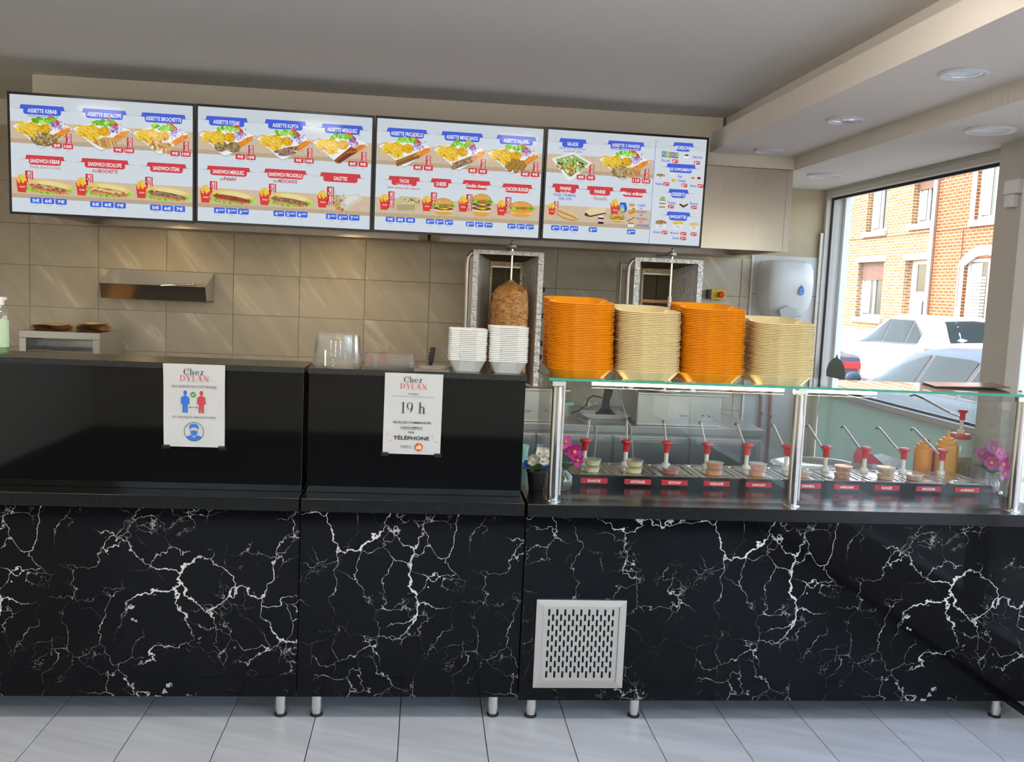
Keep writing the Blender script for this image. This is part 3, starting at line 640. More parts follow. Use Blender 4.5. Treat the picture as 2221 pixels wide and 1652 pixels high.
    def fries(s, zx, zy, k=1.0):
        s.new('fries_picture'); x, y = s.c(zx, zy); r = random.Random(5)
        for i in range(26): s.stick(x + r.uniform(-46, 46) * k, y - 58 * k + r.uniform(-30, 34) * k, 60 * k, 12 * k, r.uniform(.9, 2.2), r.choice(('#f3c737', '#f7d653', '#e2a723')), 3)
        s.poly([(x - 66 * k, y - 48 * k), (x - 30 * k, y - 30 * k), (x + 24 * k, y - 30 * k), (x + 54 * k, y - 36 * k), (x + 44 * k, y + 104 * k), (x - 48 * k, y + 104 * k)], '#e23f36', 3.4)
        s.text(x + 3 * k, y + 40 * k, 58 * k, 16 * k, 'DYLAN', WH, 4.4, .03)
    def plate(s, zx, zy, meat):
        s.new('plate_picture'); x, y = s.c(zx, zy); r = random.Random(sum(map(ord, meat)))
        s.poly([(x - 338, y - 52), (x - 300, y - 78), (x + 20, y - 180), (x + 300, y - 88), (x + 338, y - 62), (x + 10, y + 165), (x - 26, y + 172), (x - 60, y + 155)], '#b9bfc6', 1.8)
        s.poly([(x - 330, y - 62), (x - 296, y - 86), (x + 20, y - 184), (x + 300, y - 96), (x + 330, y - 72), (x + 10, y + 152), (x - 26, y + 160), (x - 56, y + 146)], '#f7f8fa', 2)
        s.poly([(x - 290, y - 66), (x - 100, y - 130), (x + 10, y - 60), (x - 90, y + 60), (x - 180, y + 30)], '#e0a826', 2.3)
        for q in range(9): s.ell(x - 92 + 26 * q, y - 150 + r.uniform(-22, 22), 34, 25, r.choice(('#7fcc2f', '#9be04a', '#5fae22', '#b6ea78')), 2.6, 9, rot=r.random())
        for q in range(14): s.ell(x - 85 + 170 * r.random(), y - 150 + r.uniform(-28, 24), 15, 9, r.choice(('#c9f090', '#6fc028', '#8fdc40')), 3, 7, rot=r.random() * 3)
        for q in range(4): s.ell(x + 92 + 17 * q, y - 172 + 15 * q, 42, 40, '#d84a3e' if q % 2 else '#ee7a66', 2.7, 14)
        for q in range(60): s.stick(x + 150 + r.gauss(0, 42), y - 92 + r.gauss(0, 26), 30, 6, r.uniform(0, 3), r.choice(('#8b5cc8', '#6f43b0', '#b59ade', '#e6ddf3')), 3)
        s.poly([(x + 120, y + 10), (x + 230, y - 70), (x + 310, y - 78), (x + 300, y - 50), (x + 150, y + 60)], '#ef8a1e', 2.6)
        for q in range(40):
            u = r.random(); s.stick(x + 130 + 165 * u + r.gauss(0, 14), y + 20 - 85 * u + r.gauss(0, 17), 52, 7, -.45 + r.gauss(0, .2), r.choice(('#f39a2e', '#e77a14', '#f7ad4c')), 3)
        s.ell(x + 28, y - 55, 66, 56, '#e3a90c', 2.8)
        for q in range(46): s.ell(x + 28 + 56 * r.uniform(-1, 1) * .9, y - 55 + 46 * r.uniform(-1, 1), 9, 7, r.choice(('#f4c21c', '#d99a06', '#f8d248')), 3.1, 6)
        s.chips(x - 165, y - 45, 210, 120, 58, 3, 3); s.chips(x - 110, y + 25, 110, 60, 14, 3.1, 8)
        M = s.meat
        M(x + 12, y + 48, meat, r)
    def meat(s, x, y, kind, r):
        if kind in ('kebab', 'three'):
            s.ell(x - (60 if kind == 'three' else 0), y + 20, 150 if kind == 'kebab' else 110, 78, '#8d7a4c', 3.3)
            for q in range(120): s.stick(x - (60 if kind == 'three' else 0) + r.gauss(0, 70 if kind == 'kebab' else 52), y + 15 + r.gauss(0, 36), 44, 10, r.uniform(0, 3.1), r.choice(('#b59a62', '#8a7546', '#cdb98a', '#a58a52', '#6f5c36', '#d9c99c')), 3.5)
        if kind in ('escalope', 'three'):
            ox = 70 if kind == 'three' else 20
            s.poly([(x + ox - 150, y + 30), (x + ox - 20, y - 40), (x + ox + 130, y - 40), (x + ox + 135, y + 15), (x + ox + 40, y + 100), (x + ox - 30, y + 85)], '#d9a964', 3.6)
            for q in range(15): s.stick(x + ox - 105 + 16 * q, y + 32 - 1.0 * abs(q - 7), 62 + 30 * (1 - abs(q - 7) / 7), 6, 1.25, r.choice(('#8a5a26', '#9b6a30', '#f1d49a')), 3.8)
        if kind == 'brochette':
            for q in range(46): s.ell(x + r.gauss(0, 72), y + 20 + r.gauss(0, 34), 26, 18, r.choice(('#e0b578', '#c99a5a', '#d6a668', '#b98546', '#eccb98')), 3.5, 9, rot=r.random() * 3)
        if kind == 'steak':
            for ox in (-85, 62):
                s.ell(x + ox, y + 8, 78, 62, '#8a7450', 3.4)
                for q in range(60): s.stick(x + ox + r.uniform(-66, 66), y + 8 + r.uniform(-46, 46), 26, 8, r.uniform(0, 3), r.choice(('#b7a27a', '#6d5937', '#cbb890', '#8d774f')), 3.6)
        if kind == 'kufta':
            for k, (ox, oy) in enumerate(((-30, 10), (20, 40), (70, -20))):
                s.ell(x + ox, y + oy, 110, 26, '#8b6a58', 3.4, rot=-.18)
                for q in range(26): s.ell(x + ox + r.uniform(-90, 90), y + oy + r.uniform(-14, 14), 12, 8, r.choice(('#a58573', '#75543f', '#b99a86')), 3.6, 6)
        if kind == 'merguez':
            for k in range(3): s.stick(x + 30 + 22 * k, y + 30 + 6 * k - 18, 270, 44, -.72 + .05 * k, ('#8d4a26', '#a65c32', '#7a3e1e')[k], 3.4 + .1 * k)
        if kind == 'fricadelle':
            for k in range(2): s.stick(x + 10 + 8 * k, y + 6 + 34 * k, 300, 38, -.42, ('#a9763f', '#946233')[k], 3.4 + .1 * k)
        if kind == 'mexicanos':
            for k in range(2):
                s.stick(x + 20 - 10 * k, y + 8 + 36 * k, 270, 50, -.42, ('#9a7a58', '#86684a')[k], 3.4 + .1 * k)
                for q in range(34): u = r.uniform(-125, 125); s.ell(x + 20 - 10 * k + u, y + 8 + 36 * k - .42 * u + r.uniform(-18, 18), 11, 7, r.choice(('#b39472', '#6d5136', '#c2a585')), 3.7, 6)
        if kind == 'falafel':
            for q, (ox, oy) in enumerate(((-20, -40), (40, -35), (95, -20), (-60, -5), (0, 0), (60, 8), (118, 12), (-90, 35), (-25, 40), (35, 45), (95, 48), (-55, 70), (20, 82))):
                s.ell(x + ox, y + oy, 33, 30, '#8a6428', 3.4); s.ell(x + ox - 4, y + oy - 4, 27, 24, '#b3883f', 3.6)
    def sandwich(s, zx, zy, kind, k=1.0):
        s.new('sandwich_picture'); x, y = s.c(zx, zy); r = random.Random(11)
        for q in range(26): s.ell(x - 250 * k + 20 * q * k, y + (34 + 26 * math.sin(PI * q / 25)) * k + r.uniform(-8, 8), 26 * k, 17 * k, r.choice(('#8fd42e', '#b4e85a', '#6db81e')), 2.4, 8, rot=r.random())
        s.ell(x, y, 262 * k, 76 * k, '#d9b45a', 2.6, 26, rot=.09); s.ell(x + 4, y - 22 * k, 250 * k, 58 * k, '#ecd07e', 2.7, 26, rot=.10); s.ell(x + 30 * k, y - 34 * k, 170 * k, 30 * k, '#f4e0a0', 2.8, 20, rot=.10)
        s.ell(x - 10 * k, y + 16 * k, 225 * k, 34 * k, {'merguez': '#8d4f2c', 'steak': '#8a7450', 'fricadelle': '#8d7350'}.get(kind, '#a8763e'), 3, 22, rot=.12)
        for q in range(42):
            u = r.uniform(-205, 205) * k
            s.ell(x - 10 * k + u, y + 8 * k + .12 * u + r.uniform(-15, 15) * k, 22 * k, 9 * k, {'kebab': r.choice(('#c08a62', '#8a5236', '#e0b58a')), 'escalope': r.choice(('#e8c080', '#c8924c', '#f2d8a4')), 'steak': r.choice(('#b7a27a', '#6d5937', '#9a855c')), 'merguez': r.choice(('#9a5a34', '#7e4424')), 'fricadelle': r.choice(('#a98e66', '#7c6340'))}[kind], 3.2, 7, rot=r.uniform(-.4, .6))
        for q in range(11): s.stick(x - 185 * k + 36 * q * k, y + (26 + 3.8 * q) * k, 40 * k, 15 * k, .6, r.choice(('#e2604c', '#ee8270')), 3.4)
    def burger(s, zx, zy, w, h, kind):
        s.new('burger_picture'); x, y = s.c(zx, zy); r = random.Random(4); a = w / 2
        s.ell(x, y + h * .30, a * .86, h * .20, '#e0ab55', 2.6); s.rect(x - a * .86, y + h * .20, x + a * .86, y + h * .30, '#f0dba8', 2.7)
        if kind == 'chicken': s.ell(x, y + h * .12, a * .92, h * .17, '#eda530', 2.8)
        else:
            for q in range(2 if kind == 'double' else 1): s.ell(x, y + h * (.14 - .17 * q), a * .95, h * .085, '#6c4a2c', 2.8 + .1 * q); s.poly([(x - a * .7, y + h * (.10 - .17 * q)), (x + a * .6, y + h * (.10 - .17 * q)), (x + a * .2, y + h * (.20 - .17 * q)), (x - a * .2, y + h * (.16 - .17 * q))], '#f3c13a', 3 + .1 * q)
        b0 = -.16 if kind == 'double' else -.02
        for q in range(18): s.ell(x - a + 2 * a * q / 17, y + h * b0 + r.uniform(-8, 8), a * .14, h * .07, r.choice(('#7cc42c', '#a6e052', '#58a01c', '#e2604c')), 3.2, 8, rot=r.random())
        s.ell(x, y + h * (b0 - .03), a * .97, h * (.36 if kind != 'double' else .30), '#c98a34', 3.3, 22, PI, 2 * PI); s.ell(x, y + h * (b0 - .05), a * .88, h * (.31 if kind != 'double' else .26), '#e0a748', 3.4, 22, PI, 2 * PI)
        for q in range(24): s.ell(x + r.uniform(-.7, .7) * a, y + h * (b0 - .12 - .16 * r.random()), 5, 3, '#f5deb0', 3.5, 6)
def screen_root(i, label):
    s0 = i * .8745; cy, sy = math.cos(.0354), math.sin(.0354)
    R = Matrix.Rotation(.0354, 3, 'Z') @ Matrix.Rotation(.04, 3, 'X')
    p = Vector((-2.0268 + s0 * cy, 4.80 + s0 * sy, 2.399 + .0016 * s0)) + R @ Vector((0, 0, -.58))
    t = thing('menu_screen', label, 'menu screen', p, (.04, 0, .0354)); W, Hh = .8708, .58
    fb = MB().box(0, W, 0, .012, 0, .0118).box(0, W, 0, .012, Hh - .012, Hh).box(0, .0105, 0, .012, .0118, Hh - .012).box(W - .0105, W, 0, .012, .0118, Hh - .012)
    fb.build('bezel', mat('screen_bezel', (.012, .010, .014), .25), t, .001, seg=1)
    MB().box(.012, W - .012, .0125, .05, .012, Hh - .012).build('housing', M_BLACKP, t)
    MB().box(W / 2 - .10, W / 2 + .10, .05, .27 - .029 * i, .30, .50).build('wall_bracket', M_BLACKP, t)
    MB().box(.0105, W - .0105, .005, .012, .0118, Hh - .012).build('display', mat('lcd_panel', (.01, .01, .01), .12, emit='#dbe4ec', estr=.82), t)
    return t, (.0107, .0046, Hh - .012)
BANDS = ((300, 545), (938, 1172))
t, off = screen_root(0, 'lit menu screen furthest left, starting with ASSIETTE KEBAB'); m = Menu(((95, 105), (2165, 240), (2165, 1540), (130, 1440))); m.bg(BANDS)
for a in ((465, 300, 500, 'ASSIETTE KEBAB', 324), (1167, 343, 500, 'ASSIETTE ESCALOPE', 384), (1835, 388, 510, 'ASSIETTE BROCHETTE', 408)): m.banner(*a)
for a in ((498, 870, 440, 'SANDWICH KEBAB', 327), (1175, 907, 540, 'SANDWICH ESCALOPE', 378), (1870, 950, 460, 'SANDWICH STEAK', 308)): m.banner(*a, REDC)
m.note(478, 362, 340, 40, 'Poulet, boeuf et mixte', '#5a73c8', .25, 0); m.note(503, 942, 340, 40, 'Poulet, boeuf et mixte', '#c8606c', .25, 0); m.note(1060, 980, 56, 30, 'ou', '#c23a48', .25); m.note(1210, 985, 222, 42, 'BROCHETTE', '#c23a48', 0, .025)
for p, k in (((475, 555), 'kebab'), ((1145, 585), 'escalope'), ((1815, 630), 'brochette')): m.plate(*p, k)
for p in ((765, 615), (1455, 655), (2090, 695)): m.can(*p, 64, 118)
for p, b, u in (((635, 693), '9€', 'Seul'), ((760, 703), '10€', 'Menu'), ((1328, 740), '9€', 'Seul'), ((1450, 746), '10€', 'Menu'), ((1967, 778), '9€', 'Seul'), ((2088, 785), '10€', 'Menu')): m.tag_(*p, b, REDC, under=u)
for f, c, sp, k in (((240, 1120), (320, 1060), (560, 1165), 'kebab'), ((915, 1155), (1000, 1095), (1228, 1198), 'escalope'), ((1590, 1185), (1672, 1125), (1888, 1238), 'steak')): m.can(*c, 86, 170, 2); m.fries(*f); m.sandwich(*sp, k)
for ps in (((399, 1315), (540, 1322), (682, 1330)), ((1074, 1357), (1212, 1362), (1350, 1370)), ((1748, 1393), (1885, 1402), (2020, 1408))): m.tags3(ps, ('5€', '6€', '7€'))
m.build(t, M_LCD, off)
t, off = screen_root(1, 'second lit menu screen from the left, starting with ASSIETTE STEAK'); m = Menu(((103, 103), (2125, 235), (2100, 1548), (97, 1440))); m.bg(BANDS)
for a in ((433, 290, 490, 'ASSIETTE STEAK', 312), (1113, 328, 490, 'ASSIETTE KUFTA', 306), (1775, 378, 500, 'ASSIETTE MERGUEZ', 358)): m.banner(*a)
for a in ((455, 870, 510, 'SANDWICH MERGUEZ', 365), (1115, 903, 505, 'SANDWICH FRICADELLE', 397), (1757, 945, 495, 'GALETTES', 163)): m.banner(*a, REDC)
m.note(378, 955, 40, 28, 'ou', '#c23a48', .25); m.note(472, 950, 138, 42, 'Falafel', '#c23a48', 0, .025); m.note(998, 978, 52, 28, 'ou', '#c23a48', .25); m.note(1145, 980, 224, 42, 'MEXICANOS', '#c23a48', 0, .025)
for p, k in (((440, 520), 'steak'), ((1105, 565), 'kufta'), ((1755, 605), 'merguez')): m.plate(*p, k)
for p in ((715, 612), (1398, 648), (2027, 690)): m.can(*p, 62, 118)
for p, b, u in (((592, 692), '9€', 'Seul'), ((715, 698), '10€', 'Menu'), ((1270, 733), '9€', 'Seul'), ((1391, 740), '10€', 'Menu'), ((1900, 773), '8€', 'Seul'), ((2020, 780), '9€', 'Menu')): m.tag_(*p, b, REDC, under=u)
for f, c, sp, k in (((190, 1125), (280, 1060), (505, 1168), 'merguez'), ((875, 1155), (965, 1090), (1180, 1198), 'fricadelle')): m.can(*c, 86, 170, 2); m.fries(*f); m.sandwich(*sp, k)
m.can(1640, 1150, 86, 225, 2); m.fries(1550, 1185); m.new('dish_picture'); x, y = m.c(1830, 1215)
m.poly([(x - 60, y - 60), (x + 130, y - 98), (x + 185, y - 70), (x + 190, y - 30), (x - 20, y + 110), (x - 90, y + 60)], '#d8d2c6', 2.6); m.poly([(x - 20, y - 50), (x + 120, y - 80), (x + 160, y - 50), (x - 20, y + 60)], '#e9e4da', 2.7)
_r = random.Random(2)
for q in range(60): m.stick(x - 95 + _r.gauss(0, 34), y - 10 + _r.gauss(0, 44), 30, 9, _r.uniform(0, 3), _r.choice(('#b59a62', '#cdb98a', '#8a7546', '#d9c99c')), 3.3)
for q in range(12): m.ell(x - 150 + 9 * q, y + 30 + 7 * q + _r.uniform(-9, 9), 24, 18, _r.choice(('#8fd42e', '#b4e85a', '#e2604c')), 3.5, 8)
for ps, tx in ((((349, 1320), (489, 1327), (627, 1335)), '456'), (((1040, 1357), (1177, 1364), (1313, 1370)), '456'), (((1652, 1393), (1787, 1402), (1921, 1408)), '567')): m.tags3(ps, tx, small='50€')
m.build(t, M_LCD, off)
t, off = screen_root(2, 'third lit menu screen from the left, with burgers and TACOS'); m = Menu(((103, 85), (2110, 215), (2048, 1550), (75, 1450))); m.bg(BANDS)
for a in ((460, 280, 495, 'ASSIETTE FRICADELLE', 390), (1125, 322, 515, 'ASSIETTE MEXICANOS', 390), (1780, 363, 500, 'ASSIETTE FALAFEL', 325)): m.banner(*a)
m.banner(430, 865, 390, 'TACOS', 118, REDC, 42, ('2 viandes aux choix', 190))
for a in ((875, 890, 262, 'CHEESE', 130), (1302, 912, 352, 'Double cheese', 268), (1793, 953, 380, 'CHICKEN BURGER', 290)): m.banner(*a, REDC)
m.note(425, 945, 400, 30, 'Kebab, escalope, steak, mexicanos', '#c23a48', 0, .015)
for p, k in (((445, 515), 'fricadelle'), ((1105, 555), 'mexicanos'), ((1750, 595), 'falafel')): m.plate(*p, k)
for p in ((720, 605), (1380, 645), (2015, 682)): m.can(*p, 62, 118)
for p, b, u in (((596, 690), '8€', 'Seul'), ((720, 697), '9€', 'Menu'), ((1255, 727), '8€', 'Seul'), ((1375, 737), '9€', 'Menu'), ((1890, 767), '8€', 'Seul'), ((2008, 773), '9€', 'Menu')): m.tag_(*p, b, REDC, under=u)
for f, c in (((195, 1112), (275, 1085)), ((705, 1128), (787, 1095)), ((1142, 1135), (1215, 1118)), ((1605, 1178), (1685, 1150))): m.can(*c, 76, 205, 2); m.fries(*f, .92)
m.new('dish_picture'); x, y = m.c(480, 1150); m.poly([(x - 170, y + 30), (x - 110, y - 105), (x + 150, y - 95), (x + 145, y - 40), (x + 70, y + 110), (x - 150, y + 60)], '#cfc39a', 2.6); m.poly([(x - 40, y - 60), (x + 150, y - 95), (x + 145, y - 40), (x + 20, y + 0)], '#e4d296', 2.8)
for q in range(40): m.ell(x + 60 + _r.gauss(0, 42), y - 48 + _r.gauss(0, 16), 11, 7, _r.choice(('#8d7a42', '#f0e2ac', '#6a5a34', '#c9b06a')), 3, 6)
for i in range(11):
    for j in range(4): m.stick(x - 130 + 20 * i, y + 10 + 18 * j - i * 1.5, 16, 7, .6, '#6a5a3a', 3)
m.burger(905, 1160, 260, 235, 'cheese'); m.burger(1365, 1150, 255, 285, 'double'); m.burger(1843, 1190, 310, 215, 'chicken')
m.tags3(((265, 1325), (388, 1330), (510, 1336)), ('7€', '8€', '9€'), 112, 62)
for ps, tx in ((((745, 1350), (858, 1356), (972, 1362)), '456'), (((1225, 1382), (1337, 1388), (1449, 1394)), '567'), (((1727, 1405), (1838, 1410), (1948, 1415)), '456')): m.tags3(ps, tx, 103, 60, '50€')
m.build(t, M_LCD, off)
t, off = screen_root(3, 'lit menu screen furthest right, with SALADE and a drinks column'); m = Menu(((107, 107), (2085, 220), (1985, 1558), (40, 1480))); m.bg(((295, 520), (920, 1160)), 1385)
m.banner(412, 290, 350, 'SALADE', 138); m.banner(1075, 315, 475, 'ASSIETTE 3 VIANDES', 358, BLUE, 40, ('Kebab, Escalope, steak', 345))
m.banner(323, 862, 350, 'PANINIS', 140, REDC, 42, ('au choix', 130)); m.banner(752, 888, 350, 'PANINIS', 140, REDC); m.banner(1165, 905, 350, 'Menu enfants', 272, REDC)
for zx, zy, wd, hh, b in ((410, 350, 340, 34, 'Salade, thon, feta, tomates,'), (410, 385, 235, 32, 'concombres, Olives')): m.note(zx, zy, wd, hh, b, '#5a73c8', .25, 0)
m.note(313, 940, 285, 38, 'POULET, 3 FROMAGES,', '#4a66e0', 0, .02); m.note(315, 985, 168, 36, 'STEAK, THON', '#4a66e0', 0, .02); m.note(757, 975, 175, 44, 'Nutella', '#c23a48', .3, 0)
m.new('dish_picture'); x, y = m.c(400, 570); m.poly([(x - 262, y - 75), (x + 12, y - 168), (x + 258, y - 52), (x + 5, y + 172), (x - 40, y + 172)], '#f6f8fa', 2); m.poly([(x - 215, y - 70), (x + 12, y - 145), (x + 215, y - 45), (x + 0, y + 130), (x - 40, y + 128)], '#9fbf6a', 2.3)
for q in range(150):
    u, v = _r.uniform(-1, 1), _r.uniform(-1, 1); m.ell(x - 5 + (u + v) * 105, y - 5 + (v - u) * 62, _r.uniform(10, 22), _r.uniform(8, 15), _r.choice(('#7fb238', '#a9cf62', '#d94a30', '#f3f0e6', '#c9b49a', '#3c3a34', '#cfe3a0', '#8dbf4a')), 2.8, 7, rot=_r.random() * 3)
m.plate(1058, 565, 'three'); m.can(650, 615, 62, 130); m.can(1335, 655, 62, 120)
for p, b, u in (((515, 708), '8€', 'Seul'), ((636, 714), '9€', 'Menu'), ((1203, 742), '11€', 'Seul'), ((1325, 748), '12€', 'Menu')): m.tag_(*p, b, REDC, under=u)
m.can(207, 1070, 58, 110, 2); m.fries(155, 1112, .72)
m.new('dish_picture'); x, y = m.c(335, 1185); m.ell(x, y, 160, 58, '#c99a58', 2.6, 22, rot=.30); m.ell(x + 2, y - 12, 152, 48, '#e8c68e', 2.8, 22, rot=.30)
for q in range(15): m.stick(x - 120 + 17 * q, y - 48 + 5.6 * q, 44, 6, .9, '#a86a30', 3)
m.new('dish_picture'); x, y = m.c(695, 1150); m.poly([(x - 140, y + 40), (x - 130, y + 10), (x + 130, y - 5), (x + 140, y + 20), (x - 70, y + 80)], '#5a3826', 2.6); m.poly([(x - 140, y - 5), (x - 40, y - 68), (x + 140, y - 58), (x + 130, y - 5), (x - 70, y + 45)], '#ead9ae', 2.8); m.poly([(x - 140, y + 50), (x - 60, y + 62), (x + 130, y + 10), (x + 130, y + 26), (x - 70, y + 86)], '#dcc796', 2.9)
m.new('dish_picture'); x, y = m.c(765, 1245); m.rrect(x, y + 8, 74, 84, 16, '#3a1f18', 3); m.rrect(x, y - 42, 58, 24, 6, '#eef0f2', 3.2); m.rect(x - 36, y - 8, x + 36, y + 20, '#f2f0ee', 3.2); m.text(x, y + 6, 54, 14, 'nutella', '#c8202c', 3.6, .02)
m.new('dish_picture'); x, y = m.c(1038, 1085); m.ell(x, y + 5, 56, 62, '#2f63cf', 2.6); m.rect(x - 40, y - 62, x + 40, y - 36, '#2b57c0', 2.7); m.ell(x - 6, y + 30, 30, 26, '#e0d060', 2.9); m.ell(x - 12, y - 5, 30, 34, '#7fb2f0', 2.8)
m.fries(940, 1080, .95); m.burger(965, 1210, 195, 130, 'cheese'); m.burger(1150, 1047, 82, 56, 'cheese')
m.new('dish_picture'); x, y = m.c(1150, 1140)
for q in range(12): m.ell(x + _r.gauss(0, 26), y + _r.gauss(0, 18), 22, 16, _r.choice(('#e0b03a', '#f0c858', '#c8932a')), 3, 8)
m.new('dish_picture'); x, y = m.c(1142, 1232); m.stick(x, y, 112, 13, -.5, '#9a6634', 3); m.new('dish_picture'); x, y = m.c(1140, 1300); m.ell(x, y - 10, 42, 18, '#b08a5a', 3); m.rrect(x, y + 12, 84, 36, 8, '#f0f0f2', 3.2)
for zx, zy, wd, b, cl in ((1270, 1057, 100, 'CHEESE', '#4a66e0'), (1262, 1093, 36, 'ou', '#d8454d'), (1273, 1138, 120, 'NUGGETS', '#4a66e0'), (1268, 1180, 36, 'ou', '#d8454d'), (1275, 1225, 138, 'FRICADELLE', '#4a66e0'), (1260, 1265, 36, 'ou', '#d8454d'), (1283, 1305, 160, 'VIANDE KEBAB', '#4a66e0')): m.note(zx, zy, wd, 30 if wd > 40 else 22, b, cl, 0, .02)
m.tags3(((196, 1350), (313, 1353), (430, 1357)), '456', 108, 62, '50€'); m.tag_(665, 1368, '3', '#3f6ce6', 108, 62, None, '50€'); m.tag_(1142, 1390, '6', '#3f6ce6', 108, 62, None, '50€')
a0, a1 = m.c(1450, 225), m.c(1362, 1530); m.rect(a0[0] - 2.5, a0[1], a0[0] + 2.5, a1[1], '#4a66e0', 2)
m.banner(1790, 323, 270, 'BOISSONS', 195); m.banner(1762, 592, 385, 'LES SUPPLÉMENTS', 302); m.banner(1730, 910, 270, 'DESSERTS', 168); m.banner(1728, 1195, 320, 'BARQUETTES', 212)
for zx, zy, wd, b in ((1568, 487, 112, '33cl soft'), (1963, 440, 130, 'Café & thé'), (1483, 780, 88, 'Viande'), (1750, 685, 52, 'Feta'), (1772, 740, 108, 'Cheddar'), (1912, 800, 78, 'Sauce'), (1645, 1018, 110, 'Tiramisu'), (1922, 1025, 105, 'Brownie'), (1457, 1388, 90, 'Grande'), (1683, 1400, 115, 'Moyenne'), (1693, 1460, 90, 'Grande')): m.note(zx, zy, wd, 32, b, '#4a66e0', 0, .02)
for zx, zy, d, s2 in ((1688, 495, '1', '50€'), (1960, 512, '1', '00€'), (1577, 783, '2', '00€'), (1803, 797, '1', '00€'), (2003, 803, '0', '50€'), (1637, 1067, '2', '50€'), (1922, 1073, '2', '50€'), (1556, 1393, '5', '00€'), (1793, 1405, '2', '50€'), (1920, 1410, '2', '50€'), (1788, 1465, '3', '50€')): m.tag_(zx, zy, d, REDC, 80, 44, None, s2)
for i, cl in enumerate(('#2f7fd0', '#2a9a4a', '#e8a020', '#3aa04a', '#5a62c8', '#d03040', '#4aa85a')): m.new('dish_picture'); x, y = m.c(1535 + 30 * i, 403 + 3 * i); m.rect(x - 14, y - 38, x + 14, y + 38, cl, 3); m.rect(x - 14, y - 38, x + 14, y - 33, '#c9ccd2', 3.2); m.stick(x, y, 50, 6, -1.3, '#f0f4f8', 3.3)
m.new('dish_picture'); x, y = m.c(1832, 430); m.ell(x, y + 10, 34, 26, '#f3f3f3', 3); m.ell(x, y - 14, 34, 12, '#cfcfcf', 3.2); m.ell(x, y - 13, 27, 9, '#3a2a20', 3.3); m.ell(x + 10, y + 34, 40, 10, '#d8d8d8', 2.8)
for zx, zy, wd, top, cl in ((1508, 700, 115, '#b08a5a', 'v'), (1510, 1300, 155, '#b08a5a', 'v'), (1725, 1305, 155, '#f3c737', 'f'), (1923, 1318, 135, '#e8c060', 'r')):
    m.new('dish_picture'); x, y = m.c(zx, zy); m.ell(x, y - wd * .20, wd * .48, wd * .20, top, 3)
    for q in range(30): m.stick(x + _r.uniform(-.42, .42) * wd, y - wd * (.20 + _r.uniform(-.12, .14)), wd * .20, wd * .05, _r.uniform(0, 3), {'v': _r.choice(('#c8a070', '#8a6238')), 'f': _r.choice(('#f7d653', '#e2a723')), 'r': '#ecca74'}[cl], 3.2)
    m.poly([(x - wd / 2, y - wd * .12), (x + wd / 2, y - wd * .12), (x + wd * .40, y + wd * .25), (x - wd * .40, y + wd * .25)], '#eceef2', 3.5); m.text(x, y + wd * .09, wd * .36, 14, {'v': 'VIANDE', 'f': 'FRITES', 'r': 'RIZ'}[cl], '#5a73c8', 4.2, .02)
m.new('dish_picture'); x, y = m.c(1672, 690)
for q in range(10): m.ell(x - 10 + _r.uniform(-30, 30), y - 22 + _r.uniform(-20, 20), 20, 16, '#e9ecec', 2.9, 7)
for q in range(12): m.poly([(x - 20 + _r.uniform(-20, 60), y + 20 + _r.uniform(0, 50)) for _ in range(3)], _r.choice(('#f0cf62', '#e2b53a')), 3.2)
for (ox, cl) in ((-40, '#e08a2a'), (35, '#8a2030'), (0, '#efe3b8')): m.new('dish_picture'); x, y = m.c(1950 + ox, 705 + (22 if ox == 0 else 0)); m.poly([(x - 32, y), (x, y - 20), (x + 32, y), (x, y + 16)], cl, 3)
m.new('dish_picture'); x, y = m.c(1530, 1020); m.poly([(x - 46, y - 48), (x + 46, y - 48), (x + 36, y + 62), (x - 36, y + 62)], '#d8d2ca', 3)
for q in range(5): m.rect(x - 40, y - 40 + 22 * q, x + 40, y - 30 + 22 * q, ('#8a6248', '#f0ece4')[q % 2], 3.2)
m.ell(x, y - 62, 34, 16, '#9fb070', 3.1); m.new('dish_picture'); x, y = m.c(1795, 1030); m.poly([(x - 55, y - 5), (x, y - 40), (x + 55, y - 10), (x, y + 20)], '#e8e0dc', 3); m.poly([(x - 55, y - 5), (x, y + 20), (x, y + 50), (x - 55, y + 18)], '#4a2c20', 3.1); m.poly([(x + 55, y - 10), (x, y + 20), (x, y + 50), (x + 55, y + 15)], '#6a4432', 3.2)
m.build(t, M_LCD, off)

# ------------------------------------------------------------------ glass guard over the sauces
sg = thing('sneeze_guard', 'glass guard on polished steel posts around the sauce station', 'glass guard', (1.36, 3.29, .8105)); ox = 1.36
for px in (.485, 1.379, 2.243):
    x = px - ox
    p = MB().lathe(((.030, 0), (.030, .002), (.0195, .004), (.0195, .415)), (x, 0, 0), 28).build('post', M_CHROME, sg, smooth=40)
    MB().box(x - .022, x + .026, -.012, .012, .416, .4335).box(x + .0205, x + .027, -.004, .012, .02, .416).build('glass_clamp', M_STEEL, p, .001, seg=1)
MB().box(.455 - ox, 2.31 - ox, .006, .365, .4345, .4435).build('glass_shelf', M_GLASS, sg)
MB().box(.4555 - ox, 2.3095 - ox, .0035, .0058, .4345, .4435).build('shelf_edge', M_GEDGE, sg)
MB().box(.4525 - ox, .4548 - ox, .0058, .365, .4345, .4435).build('shelf_edge', M_GEDGE, sg)
for a, b in ((.512, 1.358), (1.406, 2.222)): MB().box(a - ox, b - ox, .014, .020, .006, .412).build('front_pane', M_GLASS, sg)
for x in (.462, 2.268): MB().box(x - ox, x - ox + .006, .03, .36, .004, .425).build('side_pane', M_GLASS, sg)
M_STRIP = mat('led_strip_light', (1, .9, .7), .4, emit=(1.0, .78, .40), estr=14.0)
